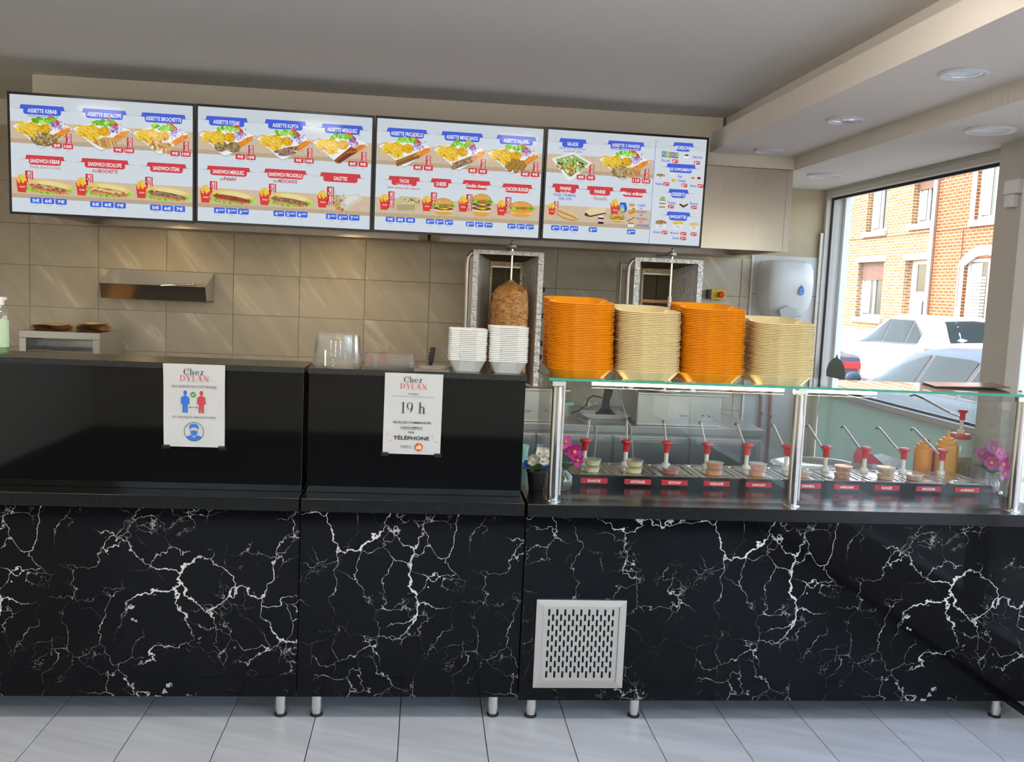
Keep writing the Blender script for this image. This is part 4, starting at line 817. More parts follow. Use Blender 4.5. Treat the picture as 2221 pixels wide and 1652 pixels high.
for a, b in ((.622, 1.352), (1.412, 1.715)):
    s_ = MB().box(a - ox, b - ox, .085, .105, .4235, .4343).build('strip_housing', M_STEEL, sg)
    MB().box(a - ox, b - ox, .0805, .0848, .4150, .4300).build('led_strip', M_STRIP, s_, .001, seg=1)
MB().lathe(((.011, 0), (.011, .012), (.008, .016)), seg=16).xf(Matrix.Translation((2.262 - ox, .10, .045)) @ Matrix.Rotation(-PI / 2, 4, 'Y')).build('glass_knob', M_CHROME, sg, smooth=40)

# ------------------------------------------------------------------ stacked foam trays
def tray_mesh(name, m, a=.1195):
    n = 96; D = .152
    def lobe(cy, hd, e):
        pts = []
        for k in range(n):
            t = 2 * PI * k / n; c, s = math.cos(t), math.sin(t)
            pts.append((a * math.copysign(abs(c) ** (2 / e), c), cy + hd * math.copysign(abs(s) ** (2 / e), s)))
        return pts
    f = [p for p in lobe(.083, .083, 3.0)]; b = [p for p in lobe(.222, .083, 3.0)]
    fr = [p for p in f if p[1] <= D]; bk = [p for p in b if p[1] > D]
    # order counter-clockwise starting at the waist on the negative side
    ang = lambda p, c: math.atan2(p[1] - c, p[0]) % (2 * PI)
    fr.sort(key=lambda p: (ang(p, .083) - math.radians(140)) % (2 * PI)); bk.sort(key=lambda p: (ang(p, .222) + math.radians(40)) % (2 * PI))
    out = fr + bk; o2 = []
    for x, y in out:
        if y < .04:
            for cx in (-.036, .049):
                d = abs(x - cx)
                if d < .016: y -= .0052 * (1 - max(0, d - .010) / .006)
        o2.append((x, y))
    def ins(d, z): return [(x * (a - d) / a, .1525 + (y - .1525) * (.1525 - d) / .1525, z) for x, y in o2]
    H = .034
    mb = MB().grid([ins(.030, 0), ins(.0078, H - .0075), ins(.0062, H - .0034), ins(.0006, H - .0029), ins(0, H - .0014), ins(.0010, H), ins(.0060, H - .0005), ins(.033, .003)], True, True, True)
    mb.box(-a + .034, a - .034, D - .004, D + .004, .002, H - .012)
    me = mb.mesh(name, 0, 40); me.materials.append(m); return me
T_OR = tray_mesh('serving_tray', M_ORANGE); T_CR = tray_mesh('serving_tray', M_CREAMF)
_o1 = 'zeroth first second third fourth fifth sixth seventh eighth ninth tenth eleventh twelfth thirteenth fourteenth fifteenth sixteenth seventeenth eighteenth nineteenth'.split()
def ordinal(n):
    if n < 20: return _o1[n]
    t_ = {2: 'twent', 3: 'thirt', 4: 'fort'}[n // 10]; return t_ + 'ieth' if n % 10 == 0 else t_ + 'y-' + _o1[n % 10]
def tray_stack(me, cx, n, ztop, desc, grp):
    z0 = 1.2541; pitch = (ztop - z0 - .034) / (n - 1); r = random.Random(int(cx * 100))
    for i in range(n):
        o = inst('serving_tray', me, None, (cx + r.gauss(0, .0011) - .0075 * (i / n), 3.302 + r.gauss(0, .0008), z0 + pitch * i + .0), (math.radians(4.2) * i / n, 0, r.gauss(0, .006)))
        lab = {0: 'bottom tray of ' + desc, n - 1: 'topmost open tray of ' + desc}.get(i, ordinal(i + 1) + ' tray up in ' + desc)
        tag(o, lab, 'food tray', grp)
tray_stack(T_OR, .576, 40, 1.523, 'the orange foam stack at the end of the glass shelf', 'trays in the first orange stack')
tray_stack(T_CR, .8245, 36, 1.502, 'the tall cream foam stack between two orange stacks', 'trays in the first cream stack')
tray_stack(T_OR, 1.0665, 39, 1.521, 'the orange foam stack between two cream stacks', 'trays in the second orange stack')
tray_stack(T_CR, 1.334, 33, 1.480, 'the shorter cream foam stack near the street window', 'trays in the second cream stack')
# white foam boxes on the middle bar
def foam_mesh():
    def rr(w, d, r, z, tab=0):
        pts = []
        for qx, qy, a0 in ((1, 1, 0), (-1, 1, 90), (-1, -1, 180), (1, -1, 270)):
            for k in range(5):
                a = math.radians(a0 + 22.5 * k); pts.append((qx * (w / 2 - r) + r * math.cos(a), qy * (d / 2 - r) + r * math.sin(a), z))
            if tab and (qx, qy) == (-1, -1): pts += [(-.030, -d / 2, z), (-.027, -d / 2 - tab, z), (.027, -d / 2 - tab, z), (.030, -d / 2, z)]
        return pts
    H = .048
    mb = MB().grid([rr(.094, .094, .014, 0, .0001), rr(.132, .132, .012, H - .008, .0001), rr(.138, .138, .012, H - .006, .004), rr(.138, .138, .012, H - .0025, .004), rr(.134, .134, .012, H - .0020, .003), rr(.130, .130, .012, H - .004, .0001), rr(.098, .098, .014, .004, .0001)], True, True, True)
    me = mb.mesh('foam_box', 0, 40); me.materials.append(M_FOAM); return me
F_ME = foam_mesh()
def foam_stack(cx, cy, n, ztop, desc, grp, wsc):
    z0 = 1.2568; pitch = (ztop - z0 - .047) / (n - 1)
    for i in range(n):
        o = inst('foam_box', F_ME, None, (cx + rnd.gauss(0, .0006), cy + rnd.gauss(0, .0006), z0 + pitch * i), (0, 0, rnd.gauss(0, .006))); o.scale = (wsc, wsc, 1)
        tag(o, {0: 'bottom white foam box of ' + desc, n - 1: 'topmost white foam box of ' + desc}.get(i, ordinal(i + 1) + ' white foam box up in ' + desc), 'foam box', grp)
foam_stack(.1625, 3.445, 17, 1.413, 'the lower stack beside the clear lids', 'foam boxes in the lower stack', 1.0)
foam_stack(.3105, 3.440, 19, 1.427, 'the taller stack at the end of the bar', 'foam boxes in the taller stack', 1.03)
# clear lids
def lid_me(name, prof, seg=36):
    me = MB().lathe(prof, (0, 0, 0), seg, False, True).mesh(name, 0, 40); me.materials.append(M_CLEARP); return me
L1 = lid_me('clear_bowl', ((.0885, 0), (.0885, .003), (.0855, .004), (.0840, .006), (.0775, .070), (.0745, .0725)))
for i in range(7):
    o = inst('clear_bowl', L1, None, (-.309, 3.447, 1.2568 + .0076 * i)); tag(o, {0: 'bottom upturned clear plastic bowl of the tall clear stack', 6: 'topmost upturned clear plastic bowl of the tall clear stack'}.get(i, ordinal(i + 1) + ' upturned clear plastic bowl up in the tall clear stack'), 'plastic bowl', 'clear bowls stacked upside down on the bar')
L2 = lid_me('salad_dome', ((.0960, 0), (.0965, .0035), (.0940, .0060), (.0925, .0062), (.0890, .0150), (.060, .0175)))
for i in range(6):
    o = inst('salad_dome', L2, None, (-.121 + rnd.gauss(0, .0012), 3.458, 1.2568 + .0082 * i)); tag(o, {0: 'bottom clear round lid of the low wide stack', 5: 'topmost clear round lid of the low wide stack'}.get(i, ordinal(i + 1) + ' clear round lid up in the low wide stack'), 'plastic lid', 'clear lids stacked on the bar')
ct = thing('change_dish', 'shallow clear dish with a pinkish coin print on a grey sheet', 'coin dish', (.036, 3.44, 1.2566))
MB().box(-.066, .062, -.085, .085, 0, .0022).build('sheet', mat('grey_acrylic', (.34, .34, .33), .2), ct, .0008, seg=1)
MB().lathe(((.050, .0024), (.060, .0095), (.0625, .0100), (.062, .0085), (.051, .0045)), seg=32, sx=1, sy=1.15).build('dish', M_CLEARP, ct, smooth=40)
MB().lathe(((.046, .0046), (.046, .0056)), seg=28, sy=1.15).build('coin_print', mat('pink_print', (.62, .36, .24), .4), ct)
# things behind the clear lids
for x, y, lab in ((-.238, 4.10, 'small red-capped squeeze bottle beside the tile joint behind the clear lids'), (-.172, 4.10, 'small red-capped squeeze bottle further along behind the clear lids')):
    t = thing('squeeze_bottle', lab, 'bottle', (x, y, .90)); MB().lathe(((.026, 0), (.028, .01), (.028, .30), (.016, .335)), seg=20).build('body', M_RED, t, smooth=40); MB().lathe(((.0165, .3352), (.0165, .358), (.014, .364)), seg=20).build('cap', mat('dark_red_cap', '#7a1410', .4), t, smooth=40)
prep = MB().box(-2.45, .36, 3.78, 4.30, .05, .8985).build('prep_counter', M_STEEL); tag(prep, 'stainless preparation counter behind the granite bars', 'prep counter')
kn = thing('knife', 'black toothed handle sticking up behind the clear lids', 'knife', (-.004, 3.68, 1.0), (0, math.radians(8), 0))
hb = MB().box(-.0095, .0095, -.006, .006, .262, .325)
for k in range(4): hb.box(-.014, -.0096, -.005, .005, .272 + .013 * k, .279 + .013 * k)
hb.build('handle', M_BLACKP, kn, .0015, seg=1); MB().box(-.008, .006, -.0008, .0008, -.22, .262).build('blade', M_CHROME, kn)
kb = thing('knife_block', 'dark knife holder behind the middle bar', 'knife holder', (-.004, 3.68, .8105)); MB().box(-.06, .03, -.05, .05, 0, .35).build('body', M_BLACKP, kb, .004)
# hand-gel bottle cut by the picture edge
gb = thing('gel_bottle', 'clear hand gel bottle with a green label on the left granite bar', 'bottle', (-1.482, 3.44, 1.2568))
MB().lathe(((.026, 0), (.029, .004), (.029, .135), (.024, .155), (.013, .168), (.013, .172)), seg=24).build('body', M_CLEARP, gb, smooth=40)
MB().lathe(((.0255, .006), (.0255, .055)), seg=24).build('gel', mat('green_gel', (.16, .34, .08), .2), gb, smooth=40)
MB().lathe(((.0292, .025), (.0292, .12)), seg=24, cap0=False, cap1=False).build('label', mat('bottle_label', (.55, .68, .45), .5), gb, smooth=40)
MB().lathe(((.0145, .172), (.0145, .190), (.009, .198)), seg=20).box(-.008, .022, -.006, .006, .190, .200).build('pump', M_WPLA, gb, smooth=40)

# ------------------------------------------------------------------ sauce station
well = thing('sauce_well', 'black fronted steel well holding the row of sauce pans', 'sauce well', (1.465, 3.556, .8106))
MB().box(-.868, .868, 0, .012, 0, .040).build('front_panel', M_GRANP, well); MB().box(-.868, .868, .0125, .272, 0, .040).build('body', M_STEEL, well)
PX = [.681 + .1717 * i for i in range(10)]
SAUCE = ['BLANCHE', 'MAYONNAISE', 'KETCHUP', 'ANDALOUSE', 'SAMOURAÏ', 'HANNIBAL', 'AMÉRICAINE', 'BURGER', 'MAROCAINE', 'ALGÉRIENNE']
def disp_proto():
    t = thing('sauce_dispenser', 'x', 'sauce dispenser', (0, 0, 0), group='pump dispensers along the sauce station')
    w, d = .0845, .132
    def rr(hw, hd, r, z, cy=0):
        pts = []
        for qx, qy, a0 in ((1, 1, 0), (-1, 1, 90), (-1, -1, 180), (1, -1, 270)):
            for k in range(4): a = math.radians(a0 + 30 * k); pts.append((qx * (hw - r) + r * math.cos(a), cy + qy * (hd - r) + r * math.sin(a), z))
        return pts
    MB().grid([rr(w, d, .012, .0), rr(w + .0005, d + .0005, .012, .003), rr(w - .002, d - .002, .011, .005), rr(w - .016, d - .016, .02, .0048), rr(w - .019, d - .019, .02, .0012), rr(w - .030, d - .030, .02, .0012), rr(w - .034, d - .034, .02, .0042)], True, True, True).build('pan_lid', M_CHROMEB2, t, smooth=30)
    MB().lathe(((.020, .0046), (.020, .0060), (.017, .0052), (.001, .0050)), (-.012, -.045, 0), 24, sx=1.2).build('ladle_notch', M_CHROME, t, smooth=40)
    MB().lathe(((.0165, .0046), (.0170, .006), (.0170, .019), (.0155, .022), (.0085, .0225), (.0085, .068)), (-.004, .062, 0), 24).build('pump_base', M_WPLA, t, smooth=35)
    MB().lathe(((.0125, .066), (.0125, .095), (.0145, .098), (.0225, .103), (.0235, .108), (.0215, .1125), (.012, .116)), (-.004, .062, 0), 28).build('pump_knob', M_RED, t, smooth=40)
    pts = [(0, .004, .088), (0, .018, .087), (0, .030, .090), (0, .098, .118), (0, .188, .158), (0, .213, .168), (0, .226, .168), (0, .236, .160)]
    MB().tube(pts, .0052, 10).build('spout', M_CHROME, t, smooth=60).location = (-.004, .062, 0)
    return t
M_CHROMEB2 = brushed('pan_lid_steel', (.66, .62, .57), .22, 1, (60, 3, 3), .1)
dp = disp_proto()
for i, x in enumerate(PX):
    o = dp if i == 0 else copytree(dp); o.location = (x, 3.690, .8512)
    o['label'] = 'steel pan lid with red-knobbed pump above the %s label' % SAUCE[i]
    for ch in o.children:
        if ch.name.startswith('spout'): ch.rotation_euler = (0, 0, -math.atan((.056 - .0085 * i) / .23))
LX = [.684, .858, 1.006, 1.176, 1.348, 1.553, 1.712, 1.882, 2.058, 2.222]
for i, x in enumerate(LX):
    t = thing('sauce_label', 'small red label reading %s' % SAUCE[i], 'label', (x * 3.5525 / 3.55, 3.5552, .8215), group='red sauce name labels')
    MB().box(-.053, .053, -.0012, 0, 0, .0205).build('card', M_LRED, t)
    a = Art(.001, .001); tw = {'BURGER': 44, 'KETCHUP': 50}.get(SAUCE[i], 50 + 2.2 * max(0, len(SAUCE[i]) - 7)); a.text(0, 0, tw, 11.0, SAUCE[i], '#f3eeee', 1, .03); a.build(t, M_INK, (0, -.0013, .0102))
M_CUPL = glassmat('cup_plastic', (.985, .985, .98), (1, 1, 1), 1.5, .08, 1.0, .03, .12)
def cup(x, y, z, col, lab):
    t = thing('sauce_cup', lab, 'sauce cup', (x, y, z), group='lidded sauce cups on the pan lids')
    MB().lathe(((.0295, 0), (.0305, .001), (.0345, .0225), (.0350, .0228)), seg=24).build('cup', M_CUPL, t, smooth=40)
    MB().lathe(((.0285, .0012), (.0325, .0175), (.02, .0195), (.001, .019)), seg=24).build('sauce', mat('sauce_' + col, '#' + col, .35, sub=.1), t, smooth=50)
    MB().lathe(((.0370, .0215), (.0378, .0228), (.0378, .0248), (.0340, .0256), (.0330, .0246), (.001, .0246)), seg=28, cap0=False).build('lid', M_CUPL, t, smooth=40)
ZL = .8565
for x, n, col, nm in ((.683, 2, 'd9d3a4', 'pale cream sauce nearest the BLANCHE label'), (.854, 2, 'e2d19c', 'yellowish cream sauce nearest the MAYONNAISE label'), (1.005, 1, 'a8222a', 'red ketchup'), (1.181, 2, 'd9813a', 'orange sauce nearest the ANDALOUSE label'), (1.362, 2, 'e08d34', 'bright orange sauce nearest the SAMOURAÏ label'), (1.552, 1, 'd98a34', 'orange sauce beside the middle post'), (1.721, 2, 'b8581f', 'dark orange sauce nearest the AMÉRICAINE label'), (1.905, 2, 'd3a06a', 'beige sauce nearest the BURGER label'), (2.030, 1, 'bd8a48', 'brownish sauce nearest the MAROCAINE label')):
    for k in range(n): cup(x + .002 * k, 3.618, ZL + .0262 * k, col, ('single' if n == 1 else ('upper', 'lower')[1 - k]) + ' lidded cup of ' + nm)
# squeeze bottles, jar
def sq(x, y, h, r, col, lab, mn):
    t = thing('squeeze_bottle', lab, 'bottle', (x, y, .8108)); m_ = mat(mn, col, .35, sub=.1)
    MB().lathe(((r * .96, 0), (r, .006), (r, h * .66), (r * .97, h * .70), (r * .80, h * .725)), seg=28).build('body', m_, t, smooth=35)
    MB().lathe(((r * .82, h * .726), (r * .84, h * .73), (r * .84, h * .785), (r * .78, h * .80), (r * .50, h * .805), (r * .50, h * .85), (r * .22, h * .86), (r * .10, h)), seg=24).build('nozzle_cap', m_, t, smooth=35)
sq(2.220, 3.90, .190, .038, '#f29a06', 'smaller yellow squeeze bottle, half hidden by a pump', 'yellow_orange_plastic')
sq(2.268, 3.945, .165, .030, '#b81d1c', 'dark red squeeze bottle between two yellow bottles', 'deep_red_plastic')
sq(2.308, 3.865, .222, .047, '#f2a900', 'larger yellow squeeze bottle beside the glass jar', 'yellow_plastic')
jar = thing('sauce_jar', 'big clear jar of brown sauce with a red pump lid', 'jar', (2.408, 3.935, .8108))
MB().lathe(((.052, 0), (.055, .005), (.055, .150), (.048, .172), (.040, .178)), seg=32).build('glass', M_CLEARP, jar, smooth=40)
MB().lathe(((.051, .004), (.0535, .008), (.0535, .100), (.001, .101)), seg=32).build('sauce', mat('brown_sauce', (.36, .26, .11), .4), jar, smooth=50)
MB().lathe(((.042, .176), (.0435, .178), (.0435, .196), (.041, .199), (.016, .200)), seg=32).build('lid', mat('coral_lid', '#d3543f', .35), jar, smooth=40)
MB().lathe(((.0165, .1995), (.0165, .214), (.0085, .215), (.0085, .262)), seg=20).build('pump_base', M_WPLA, jar, smooth=40)
MB().lathe(((.012, .260), (.012, .288), (.022, .297), (.023, .301), (.020, .305), (.012, .307)), seg=24).build('pump_knob', M_RED, jar, smooth=40)
MB().tube([(0, 0, .278), (-.02, .015, .278), (-.05, .06, .295), (-.10, .16, .335), (-.12, .20, .346), (-.132, .222, .338)], .0055, 10).build('spout', M_CHROME, jar, smooth=60)
# platter and bread bag
pt = thing('steel_platter', 'oval polished steel platter lying behind the sauce pans', 'platter', (1.775, 4.005, .8108), (math.radians(4), 0, 0))
MB().lathe(((.125, .004), (.135, .004), (.195, .022), (.205, .0235), (.204, .0255), (.192, .0245), (.134, .0065), (.001, .006)), seg=48, sy=.62).xf(Matrix.Translation((0, 0, .006))).build('dish', M_CHROME, pt, smooth=50)
bag = thing('bread_bag', 'open see-through bread bag with red and white print behind the pumps', 'bread bag', (2.035, 4.0, .8108))
r_ = random.Random(21); rows = []
for j in range(9):
    v = j / 8; row = []
    for i in range(17):
        a = 2 * PI * i / 16 if i < 16 else 0; rr = (1 - .55 * v ** 2) * (1 + .10 * r_.uniform(-1, 1)); row.append((.135 * rr * math.cos(a), .052 * rr * math.sin(a), .075 * v + .008 * r_.random()))
    rows.append(row[:16])
MB().grid(rows, True, True, True).build('film', glassmat('bag_film', (.96, .95, .94), (1, 1, 1), 1.5, .12, 1.2, .06, .22), bag, smooth=20)
MB().ball((.01, 0, .035), .034, 16, 10, 3.1, 1.2, .85).build('bread', mat('bread_crust', (.42, .24, .10), .7, var=(20, .3)), bag, smooth=60)
rp = [(-.11, .075), (-.095, .115), (-.085, .118), (-.07, .100), (-.02, .090), (.05, .070), (.03, .045), (-.06, .052), (-.10, .060)]
MB().prism(rp, 'y', -.046, -.043).build('red_print', mat('bag_red', '#c43a48', .45), bag)
MB().prism([(-.02, .086), (.02, .094), (.10, .070), (.125, .040), (.08, .032), (.03, .048)], 'y', -.050, -.047).build('white_print', mat('bag_white', (.72, .76, .84), .4, var=(60, .25)), bag)
# flowers
M_LEAF = mat('leaf_green', (.045, .12, .03), .5); M_PETW = mat('white_petal', (.80, .78, .70), .6, sub=.1); M_PETM = mat('magenta_petal', '#b5127a', .55, sub=.1); M_PETP = mat('pink_petal', '#cf5fa6', .55, sub=.1); M_PETY = mat('yellow_petal', '#e39a3a', .55); M_PETB = mat('blue_petal', '#1c3fb0', .55)
def petal(mb, c, d, l, w, cup_=.25, up=Vector((0, 0, 1))):
    d = Vector(d).normalized(); s = d.cross(up); s = s.normalized() if s.length > .01 else Vector((1, 0, 0)); n = s.cross(d); rows = []
    for i in range(5):
        t = i / 4; ww = w * math.sin(PI * (.12 + .80 * t)) ; rows.append([Vector(c) + d * l * t + s * ww * q + n * (cup_ * l * (t * t - .25 * (1 - abs(q)))) for q in (-.5, -.2, .2, .5)])
    mb.grid(rows)
def flower(parent, c, face, r, m_, n=5, centre=None, nm='flower'):
    face = Vector(face).normalized(); a = face.cross(Vector((0, 0, 1)))
    a = a.normalized() if a.length > .05 else Vector((1, 0, 0)); b = face.cross(a); mb = MB()
    for k in range(n):
        t = 2 * PI * k / n + rnd.random() * .4; petal(mb, c, a * math.cos(t) + b * math.sin(t) + face * .35, r, r * .95, .2, face)
    o = mb.build(nm, m_, parent, smooth=60)
    if centre: MB().ball(Vector(c) + face * r * .25, r * .22, 8, 6).build('flower_centre', centre, o, smooth=60)
pp = thing('potted_plant', 'small black pot of white artificial flowers beside the steel post', 'potted plant', (.445, 3.47, .8108))
MB().lathe(((.026, 0), (.027, .002), (.036, .066), (.039, .068), (.039, .076), (.036, .077), (.034, .066), (.001, .064)), seg=28).build('pot', mat('black_pot', (.012, .012, .013), .5), pp, smooth=35)
for k in range(12):
    a = 2 * PI * k / 12; mb = MB(); petal(mb, (.01 * math.cos(a), .01 * math.sin(a), .068), (math.cos(a), math.sin(a), .35 + .5 * rnd.random()), .055, .030, -.25); mb.build('leaf', M_LEAF, pp, smooth=60)
for k in range(14):
    a = rnd.random() * 2 * PI; rr = .034 * rnd.random() ** .5; c = (rr * math.cos(a), rr * math.sin(a) - .008, .105 + .042 * rnd.random()); flower(pp, c, (rr * math.cos(a) * 20, -1.0 + rnd.random() * .5, .5), .021, M_PETW, 5, M_PETY)
for c in ((-.040, -.004, .098), (.030, -.022, .096)): flower(pp, c, (-.2, -1, .2), .016, M_PETB, 5)
for k in range(3): MB().tube([(.004 * k, 0, .06), (.012 * (k - 1), -.004, .12)], .0012, 6).build('stem', M_LEAF, pp)
M_VASE = glassmat('ribbed_vase_glass', (.97, .97, .95), (1, 1, 1), 1.5, .02, 1.5, .05, .05)
def vase(x, y, lab, fl):
    t = thing('flower_vase', lab, 'flower vase', (x, y, .8108)); prof = ((.016, 0), (.026, .006), (.037, .028), (.034, .050), (.019, .066), (.014, .078), (.017, .084)); rows = []
    for r, z in prof: rows.append([(r * (1 + .07 * math.cos(12 * 2 * PI * k / 72)) * math.cos(2 * PI * k / 72), r * (1 + .07 * math.cos(12 * 2 * PI * k / 72)) * math.sin(2 * PI * k / 72), z) for k in range(72)])
    MB().grid(rows, True, True, False).build('vase', M_VASE, t, smooth=60)
    for (c, fc, r, m_) in fl:
        MB().tube([(0, 0, .02), (c[0] * .3, c[1] * .3, .08), (c[0] * .8, c[1] * .8, c[2] - .01)], .0014, 6).build('stem', M_LEAF, t)
        flower(t, c, fc, r, m_, 5, M_PETY, 'orchid')
    for k in range(5): mb = MB(); a = 1.2 * k; petal(mb, (0, 0, .084), (math.cos(a), math.sin(a), .5), .05, .034, -.2); mb.build('leaf', M_LEAF, t, smooth=60)
vase(.548, 3.475, 'ribbed glass vase with magenta orchids behind the post by the white flowers', (((.002, -.01, .185), (-.2, -1, .3), .030, M_PETP), ((.032, -.02, .150), (.3, -1, .1), .036, M_PETM), ((.045, -.02, .120), (.5, -1, -.2), .028, M_PETM), ((.012, -.005, .155), (.1, -1, .1), .026, M_PETP)))
vase(2.385, 3.70, 'ribbed glass vase of pink orchids standing further back by the pier', (((-.03, -.01, .150), (-.3, -1, .2), .032, M_PETP), ((.010, -.02, .175), (.1, -1, .3), .034, M_PETP), ((-.01, -.025, .135), (0, -1, 0), .034, M_PETM)))
vase(2.348, 3.60, 'ribbed glass vase of purple orchids nearest the front glass by the pier', (((-.012, -.01, .130), (-.2, -1, .1), .034, M_PETM), ((.035, -.01, .125), (.3, -1, .0), .036, M_PETM), ((.040, -.02, .090), (.3, -1, -.4), .030, M_PETP), ((.028, .0, .165), (.2, -1, .4), .030, M_PETP)))
# mint tub and menu folder
tb = thing('plastic_tub', 'mint green plastic tub half hidden behind the white flowers', 'plastic tub', (.43, 3.98, .8108)); MB().lathe(((.035, 0), (.042, .07), (.044, .074), (.044, .082), (.001, .083)), seg=24).build('tub', mat('mint_plastic', (.40, .78, .66), .4), tb, smooth=40)
mf = thing('menu_folder', 'brown leather menu folder lying open-edged on the glass shelf', 'menu folder', (2.10, 3.44, 1.2542), (0, 0, math.radians(-14)))
M_LEA = mat('brown_leather', (.16, .065, .035), .22)
MB().box(-.13, .14, -.085, .10, 0, .004).build('back_cover', M_LEA, mf, .001, seg=1); MB().box(-.125, .13, -.080, .095, .0042, .007).build('pages', M_BLACKP, mf)
MB().box(-.13, .14, -.085, .10, 0, .004).xf(Matrix.Translation((0, 0, .0072)) @ Matrix.Rotation(math.radians(-2.6), 4, 'Y') @ Matrix.Translation((.0, 0, .006))).build('front_cover', M_LEA, mf, .001, seg=1)

# ------------------------------------------------------------------ back kitchen
bn = thing('kitchen_bench', 'stainless refrigerated bench along the back wall under the grills', 'kitchen bench', (.85, 5.10, 0))
MB().box(-.75, 1.105, 0, .82, .788, .828).build('worktop', M_STEEL, bn, .002); MB().box(-.75, 1.095, .03, .81, .10, .786).build('body', M_STEEL, bn)
for a, b in ((-.745, -.21), (-.20, .215), (.235, .655), (.675, 1.09)): d_ = MB().box(a, b, .012, .0295, .12, .765).build('door', M_STEEL, bn, .002); MB().box(a + .03, b - .03, .004, .0118, .735, .755).build('handle', M_STEELV, d_)
for x in (-.70, 1.05): MB().cyl((x, .08, 0), .02, .10).build('foot', M_CHROMEB, bn)
bl = MB().box(-2.62, -.25, 5.28, 5.92, .05, .90).build('side_bench', M_STEEL); tag(bl, 'stainless bench against the tiled wall under the toaster grill', 'kitchen bench')
def grill(gx, lab, meat):
    t = thing('doner_grill', lab, 'doner grill', (gx, 5.15, .829))
    MB().box(-.137, .350, 0, .42, 0, .178).build('base_box', M_STEEL, t, .003); MB().box(-.145, .372, -.05, .43, .179, .192).build('drip_tray', M_STEEL, t, .003)
    MB().box(-.130, .035, -.003, 0, .012, .165).build('front_cover', M_STEELV, t)
    a = Art(.001, .001); a.rrect(0, 0, 62, 34, 4, '#c9c6c0', 1); a.text(0, -5, 54, 9, 'ARCHWAY', '#2a2a2c', 2, .03, g=a.cur); a.rect(-22, 8, 20, 9.5, '#8c8a86', 2); a.build(t, M_INK, (.135, -.0012, .055))
    MB().lathe(((.007, 0), (.006, .004)), seg=12).xf(Matrix.Translation((.245, 0, .065)) @ Matrix.Rotation(PI / 2, 4, 'X')).build('indicator_lamp', M_RED, t); MB().lathe(((.008, 0), (.004, .003), (.004, .012)), seg=12).xf(Matrix.Translation((.282, 0, .065)) @ Matrix.Rotation(PI / 2, 4, 'X')).build('switch', M_CHROME, t)
    Z0, Z1 = .20, .940; o, f_ = .195, .165; bi = .095; bx = .018; yb = .34
    MB().box(-o, o, yb + .03, yb + .15, Z0, Z1 - .02).build('burner_tower', M_STEEL, t, .004)
    ff = MB().box(-o, -f_, 0, .012, Z0, Z1).box(f_, o, 0, .012, Z0, Z1).box(-f_, f_, 0, .012, Z1 - .022, Z1)
    ff.build('foil_frame', M_FOIL, t)
    def sheet(p0, p1, p2, p3, nm, m_):
        rows = []; q = [Vector(p) for p in (p0, p1, p2, p3)]; r = random.Random(nm)
        for j in range(25):
            v = j / 24; A = q[0].lerp(q[3], v); B = q[1].lerp(q[2], v); rows.append([A.lerp(B, i / 8) + Vector((r.uniform(-1, 1), r.uniform(-1, 1), 0)) * (.0035 if 0 < i < 8 else .0) for i in range(9)])
        MB().grid(rows).build(nm, m_, t, smooth=25)
    sheet((-f_, .012, Z0), (bx - bi, yb, Z0), (bx - bi, yb, Z1 - .05), (-f_, .012, Z1 - .022), 'side_shield', mat('shield_foil', (.80, .76, .70), .45, .2, bump=(34, 1.0, .02)))
    sheet((bx + bi, yb, Z0), (f_, .012, Z0), (f_, .012, Z1 - .022), (bx + bi, yb, Z1 - .05), 'side_shield', mat('shield_foil'))
    sheet((-f_, .012, Z1 - .022), (f_, .012, Z1 - .022), (bx + bi, yb, Z1 - .05), (bx - bi, yb, Z1 - .05), 'top_shield', mat('scorched_steel', (.10, .055, .025), .5, .6, var=(14, .5)))
    MB().box(bx - bi, bx - bi + .012, yb - .012, yb, Z0, Z1 - .05).box(bx + bi - .012, bx + bi, yb - .012, yb, Z0, Z1 - .05).box(bx - bi + .012, bx + bi - .012, yb - .012, yb, Z1 - .075, Z1 - .05).build('burner_trim', M_FOILG, t)
    for k in range(4):
        z = Z1 - .080 - .165 * (k + 1)
        for s_ in (0, 1):
            x0 = bx - .083 + .084 * s_; MB().box(x0, x0 + .080, yb - .006, yb + .01, z + .012, z + .160).build('burner_tile', mat('burner_ceramic', (.10, .078, .045), .8, bump=(900, .5, .002)), t)
        MB().box(bx - .083, bx + .083, yb - .016, yb - .006, z - .006, z + .008).build('gas_rail', mat('copper_rail', (.42, .17, .07), .4, .8), t)
    # bent side guard and knobs
    MB().tube([(-.185, .02, Z1 - .015), (-.205, .02, Z1 - .02), (-.222, .02, Z1 - .045), (-.226, .02, Z1 - .09), (-.222, .02, Z0 + .1), (-.222, .02, Z0)], .012, 8).build('side_guard', M_STEELV, t, smooth=50)
    for z in (.738, .59, .437, .36): MB().lathe(((.013, 0), (.014, .012), (.011, .020)), seg=14).xf(Matrix.Translation((o, .06, z)) @ Matrix.Rotation(PI / 2, 4, 'Y')).build('knob', M_BLACKP, t, smooth=40)
    # spit
    sx = .02
    MB().tube([(sx, .03, .195), (sx, .03, .985)], .0065, 12).build('spit', M_CHROME, t, smooth=60); MB().lathe(((.012, .195), (.012, .73 if not meat else .755)), (sx, .03, 0), 16).build('spit_sleeve', M_STEEL, t, smooth=60)
    MB().box(sx - .012, sx + .012, .03, .36, .962, .975).build('top_arm', M_STEEL, t, .002); MB().ball((sx, .03, .968), .021, 14, 10, 1.2, 1, .75).build('spit_bearing', M_FOIL, t, smooth=60); MB().ball((sx, .03, .992), .009, 12, 8).build('spit_tip', M_CHROME, t, smooth=60)
    MB().lathe(((.09, .193), (.10, .200), (.10, .206), (.001, .207)), (sx, .03, 0), 28).build('spit_plate', M_STEEL, t, smooth=40)
    return t
